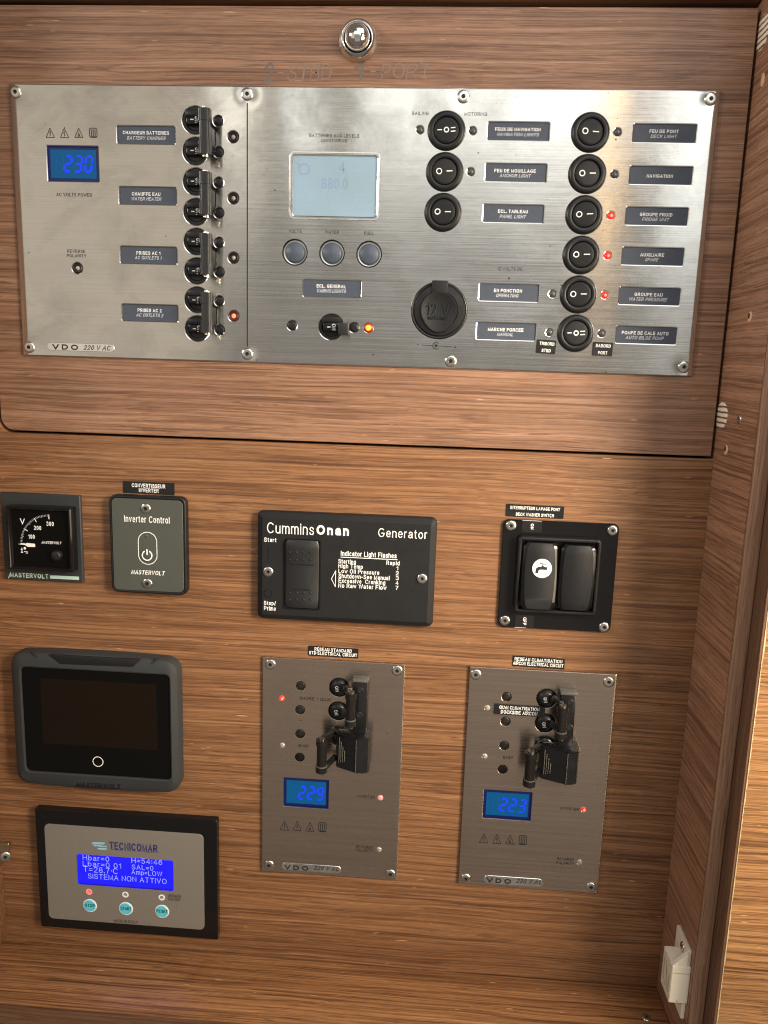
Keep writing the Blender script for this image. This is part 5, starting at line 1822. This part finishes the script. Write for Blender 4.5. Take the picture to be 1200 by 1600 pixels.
    sec = [(0, 0.0), (0, 0.0062), (0.0012, 0.0085), (rr * w_ - 0.0006, hd - 0.0006), (rr * w_ + 0.0004, hd), (w_ - 0.0030, hd - 0.0004), (w_ - 0.0012, hd - 0.0014), (w_, hd - 0.0040), (w_, 0.0)]
    H_ = Z1_ - Z0c
    b_ = bmesh.new()
    lp = []
    for z, ins in ((0.0, 0.0012), (0.0010, 0.0), (H_ - 0.0018, 0.0), (H_ - 0.0012, -0.0007), (H_ - 0.0004, -0.0007), (H_, 0.0)):
        q2 = []
        for x, d in sec:
            q2.append((w_ / 2 + (x - w_ / 2) * (1 - 2 * ins / w_), max(0.0, d - (ins if d > 0.001 else 0)), z))
        lp.append(q2)
    vv = [[b_.verts.new((x, -d, z)) for x, d, z in l_] for l_ in lp]
    for a_, b2_ in zip(vv, vv[1:]):
        for i in range(len(sec) - 1):
            b_.faces.new((a_[i], a_[i + 1], b2_[i + 1], b2_[i]))
    b_.faces.new(vv[0])
    b_.faces.new(vv[-1])
    be = bmesh.new()
    box(be, rr * w_ - 0.0001, rr * w_ + 0.0003, hd - 0.0003, hd + 0.0001, 0.0012, H_ - 0.0022)  # pale strips painted as highlights along the cover's edges
    box(be, 0.0016, w_ - 0.0016, 0.004, 0.0048, H_ - 0.0001, H_ + 0.0003)
    cv = link("slide_cover", finish(b_, M['black_rod'], 30), pl, (X0_, 0, Z0c))
    link("edge_highlight", finish(be, M['grey_cap']), cv, (X0_, 0, Z0c))
    for j in range(4):
        b_ = bmesh.new()
        x_ = 0.0026 + j * 0.0014
        dd = 0.0085 + (hd - 0.0091) * (x_ - 0.0012) / max(1e-5, rr * w_ - 0.0018)
        box(b_, x_ - 0.00025, x_ + 0.00025, dd - 0.002, dd + 0.0006, H_ * (0.18 + 0.02 * j), H_ * (0.88 - 0.11 * j), 0.0001)
        link("grip_rib", finish(b_, M['grey_cap']), cv, (X0_, 0, Z0c))
    for c2, x, y in sp['screws']:
        add_screw(pl, c2, x, y, 0.0)
    scr_ = [at(c2, x, y) for c2, x, y in sp['screws']]
    mt = steel("brown_tint_steel" if seed < 60 else "brown_tint_steel_right", tint, 0.25, 0.85, 0.30, seed,  # brown tint puts the mirrored brown surroundings into the steel colour
               edges=[(X0 + SW, -1, 0.0022, 0.20)], dimples=[(x, z, 0.007, 0.0004) for x, z in scr_])
    link("face_plate", plate_mesh([[(X0, Z0 - SH), (X0 + SW, Z0 - SH), (X0 + SW, Z0), (X0, Z0)]] + hl_, 0.0019, 0.0004, mt), pl, (0, 0, 0))
    return pl


L_spec = dict(
    black=[('P', 335, 345), ('P', 330, 525), ('P', 330, 704), ('P', 328, 880)],
    leds=[('P', 193, 437, 'led_red'), ('P', 197, 790, 'led_clear'), ('R', 933, 320, 'led_pink'), ('R', 922, 708, 'led_clear')],
    text=[("SHORE / QUAI", 'P', 443, 443, 232, 24), ("SHIP", 'P', 358, 795, 80, 22), ("INVERTER", 'R', 823, 312, 135, 20), ("REVERSE", 'R', 813, 690, 125, 20), ("POLARITY", 'R', 813, 716, 132, 20)],
    icons=[(213, 527), (308, 530), (405, 537), (498, 540)], ic='R',
    badge=('R', 415, 846, 445, 54, 303, 180, 34, 530, 195),
    disp=('R', 375, 286, 345, 222, "229", 412, 286, 205, 106),
    btn=[('P', 622, 360), ('P', 616, 537)],
    chan=((730, 300), (838, 690)), chs=[(783, 378), (775, 562)],
    bar1=(713, 395, 640, 0.0160, 0.0038, [(655, 345, 0.003, 705, 378, 0.0150), (650, 525, 0.003, 705, 605, 0.0150)]),
    bar2=(495, 745, 985, 0.0165, 0.0040, [(590, 690, 0.004, 505, 735, 0.0155), (600, 870, 0.004, 505, 965, 0.0155)]),
    third=(620, 715), cover=((592, 722), (845, 1012), 748),
    screws=[('P', 107, 183), ('P', 1058, 230), ('R', 97, 825), ('R', 1008, 892)])
shore_plate("small brushed steel plate with two linked breakers, left one of two, its display showing 229", 0.1676 - 0.0001, -0.3819, (0.50, 0.42, 0.345), 31.0, 'P', 'R', L_spec).name
R_spec = dict(
    black=[('Q', 330, 365), ('Q', 322, 541), ('Q', 313, 715), ('Q', 302, 887)],
    leds=[('Q', 192, 443, 'led_clear'), ('Q', 173, 792, 'led_clear'), ('S', 908, 278, 'led_red'), ('S', 882, 630, 'led_clear')],
    text=[("SHIP", 'Q', 340, 803, 76, 22), ("INVERTER", 'S', 815, 275, 123, 18), ("REVERSE", 'S', 787, 612, 112, 18), ("POLARITY", 'S', 785, 638, 118, 18)],
    icons=[(240, 470), (328, 475), (415, 479), (502, 483)], ic='S',
    badge=('S', 438, 757, 402, 54, 340, 165, 32, 545, 178),
    disp=('S', 397, 250, 330, 198, "223", 433, 250, 190, 94),
    btn=[('Q', 620, 380), ('Q', 610, 558)],
    chan=((725, 335), (836, 710)), chs=[(790, 405), (785, 585)],
    bar1=(736, 432, 655, 0.0160, 0.0039, [(660, 365, 0.003, 728, 410, 0.0150), (650, 545, 0.003, 722, 632, 0.0150)]),
    bar2=(508, 762, 1000, 0.0165, 0.0042, [(590, 705, 0.004, 515, 748, 0.0155), (575, 880, 0.004, 515, 970, 0.0155)]),
    third=(605, 715), cover=((592, 742), (842, 1010), 765),
    screws=[('Q', 108, 203), ('Q', 1067, 257), ('S', 118, 740), ('S', 957, 797)])
shore_plate("small brushed steel plate with two linked breakers, right one of two, its display showing 223", 0.3170, -0.3809, (0.50, 0.42, 0.345), 77.0, 'Q', 'S', R_spec)

# ------------------------------------------------------------------ white door catch on the side wall
ct = thing("door_catch", "white plastic door catch screwed to the dark side wall near the shelf", "catch", (XS, -0.045, -0.575))
WPL = M['white_plastic']


def solid(lo, hi, mat, parent, name, bev=0.0004):
    b_ = bmesh.new()
    a = [b_.verts.new((x, -d, z)) for x, d, z in lo]
    b2 = [b_.verts.new((x, -d, z)) for x, d, z in hi]
    for i in range(len(a)):
        j = (i + 1) % len(a)
        b_.faces.new((a[i], a[j], b2[j], b2[i]))
    b_.faces.new(a)
    b_.faces.new(b2)
    bmesh.ops.recalc_face_normals(b_, faces=b_.faces)
    bmesh.ops.bevel(b_, geom=b_.edges[:], offset=bev, segments=2, affect='EDGES')
    return link(name, finish(b_, mat), parent, (0, 0, 0))


def quad(x0, x1, d0, d1, z, z2=None):
    z2 = z if z2 is None else z2
    return [(x0, d0, z), (x1, d0, z2), (x1, d1, z2), (x0, d1, z)]


cb = solid(quad(0.4586, XS - 0.0001, 0.0388, 0.0580, -0.5892), quad(0.4586, XS - 0.0001, 0.0388, 0.0580, -0.5612), WPL, ct, "body")
solid(quad(0.4684, XS - 0.0001, 0.0310, 0.0560, -0.6030), quad(0.4684, XS - 0.0001, 0.0310, 0.0560, -0.5500), WPL, ct, "mounting_flange")
# ramp joining the body to the flange
solid([(0.4588, 0.0540, -0.5613), (0.4684, 0.0540, -0.5613), (0.4684, 0.0540, -0.5515)], [(0.4588, 0.0575, -0.5613), (0.4684, 0.0575, -0.5613), (0.4684, 0.0575, -0.5515)], WPL, ct, "ramp", 0.0002)
# raised mark on the left face
b_ = bmesh.new()
for z0_, d0_, z1_, d1_ in ((-0.566, 0.043, -0.580, 0.043), (-0.580, 0.043, -0.584, 0.048), (-0.570, 0.048, -0.583, 0.052), (-0.566, 0.047, -0.574, 0.050), (-0.572, 0.054, -0.584, 0.0545)):
    beam(b_, (0.4586, d0_, z0_), (0.4586, d1_, z1_), 0.0007, 0.0007)
link("moulded_mark", finish(b_, M['emboss']), cb, (0, 0, 0))


def side_screw(parent_or_none, X, d, z, r, rotz=0.0, name="screw", axis='X'):
    o = link(name, SCREW.copy(), parent_or_none, (X, -d, z))
    k2 = r / 0.0040
    o.scale = (k2, k2, k2)
    if axis == 'X':
        o.rotation_euler = (0, 0, radians(-90))
    else:
        o.rotation_euler = (radians(-90), 0, 0)
    e = link("socket", SOCK, None, (0, 0, 0))
    e.parent = o
    return o


b_ = bmesh.new()
beam(b_, (0.4589, 0.0581, -0.5662), (0.4708, 0.0581, -0.5662), 0.0003, 0.0003)
beam(b_, (0.4640, 0.0581, -0.5889), (0.4640, 0.0581, -0.5860), 0.0003, 0.0003)
link("mould_seam", finish(b_, M['emboss']), cb, (0, 0, 0))
side_screw(ct, 0.4684, 0.0455, -0.5560, 0.0036)
o = side_screw(None, XS, 0.0340, -0.1975, 0.0030)
o["label"] = "small steel screw in the side wall beside the striped board hole"; o["category"] = "screw"
o = side_screw(None, 0.4552, 0.0283, ZF, 0.0034, axis='Z')
o["label"] = "small steel screw in the shelf top in front of the white catch"; o["category"] = "screw"

# hinge bracket peeping in at the left edge
hb_ = thing("hinge_bracket", "small metal bracket with a screw at the left edge beside the watermaker control", "bracket", (XL, -0.02, -0.55))
BD2 = 0.020
P5 = [at('F1', x, y, BD2) for x, y in ((-30, 1318), (14, 1319), (9, 1340), (0, 1356), (-30, 1362))]
b_ = bmesh.new()
loft(b_, [[(x, d, z) for x, z in P5] for d in (BD2 - 0.004, BD2)])
bmesh.ops.bevel(b_, geom=b_.edges[:], offset=0.0003, segments=1, affect='EDGES')
link("bracket_plate", finish(b_, M['rough_metal']), hb_, (0, 0, 0))
X, Z = at('F1', 7, 1340, BD2 + 0.001)
o = link("screw", SCREW, hb_, (X, -BD2, Z), (0, 0, radians(25)))
link("socket", SOCK, o, (X, -BD2, Z))
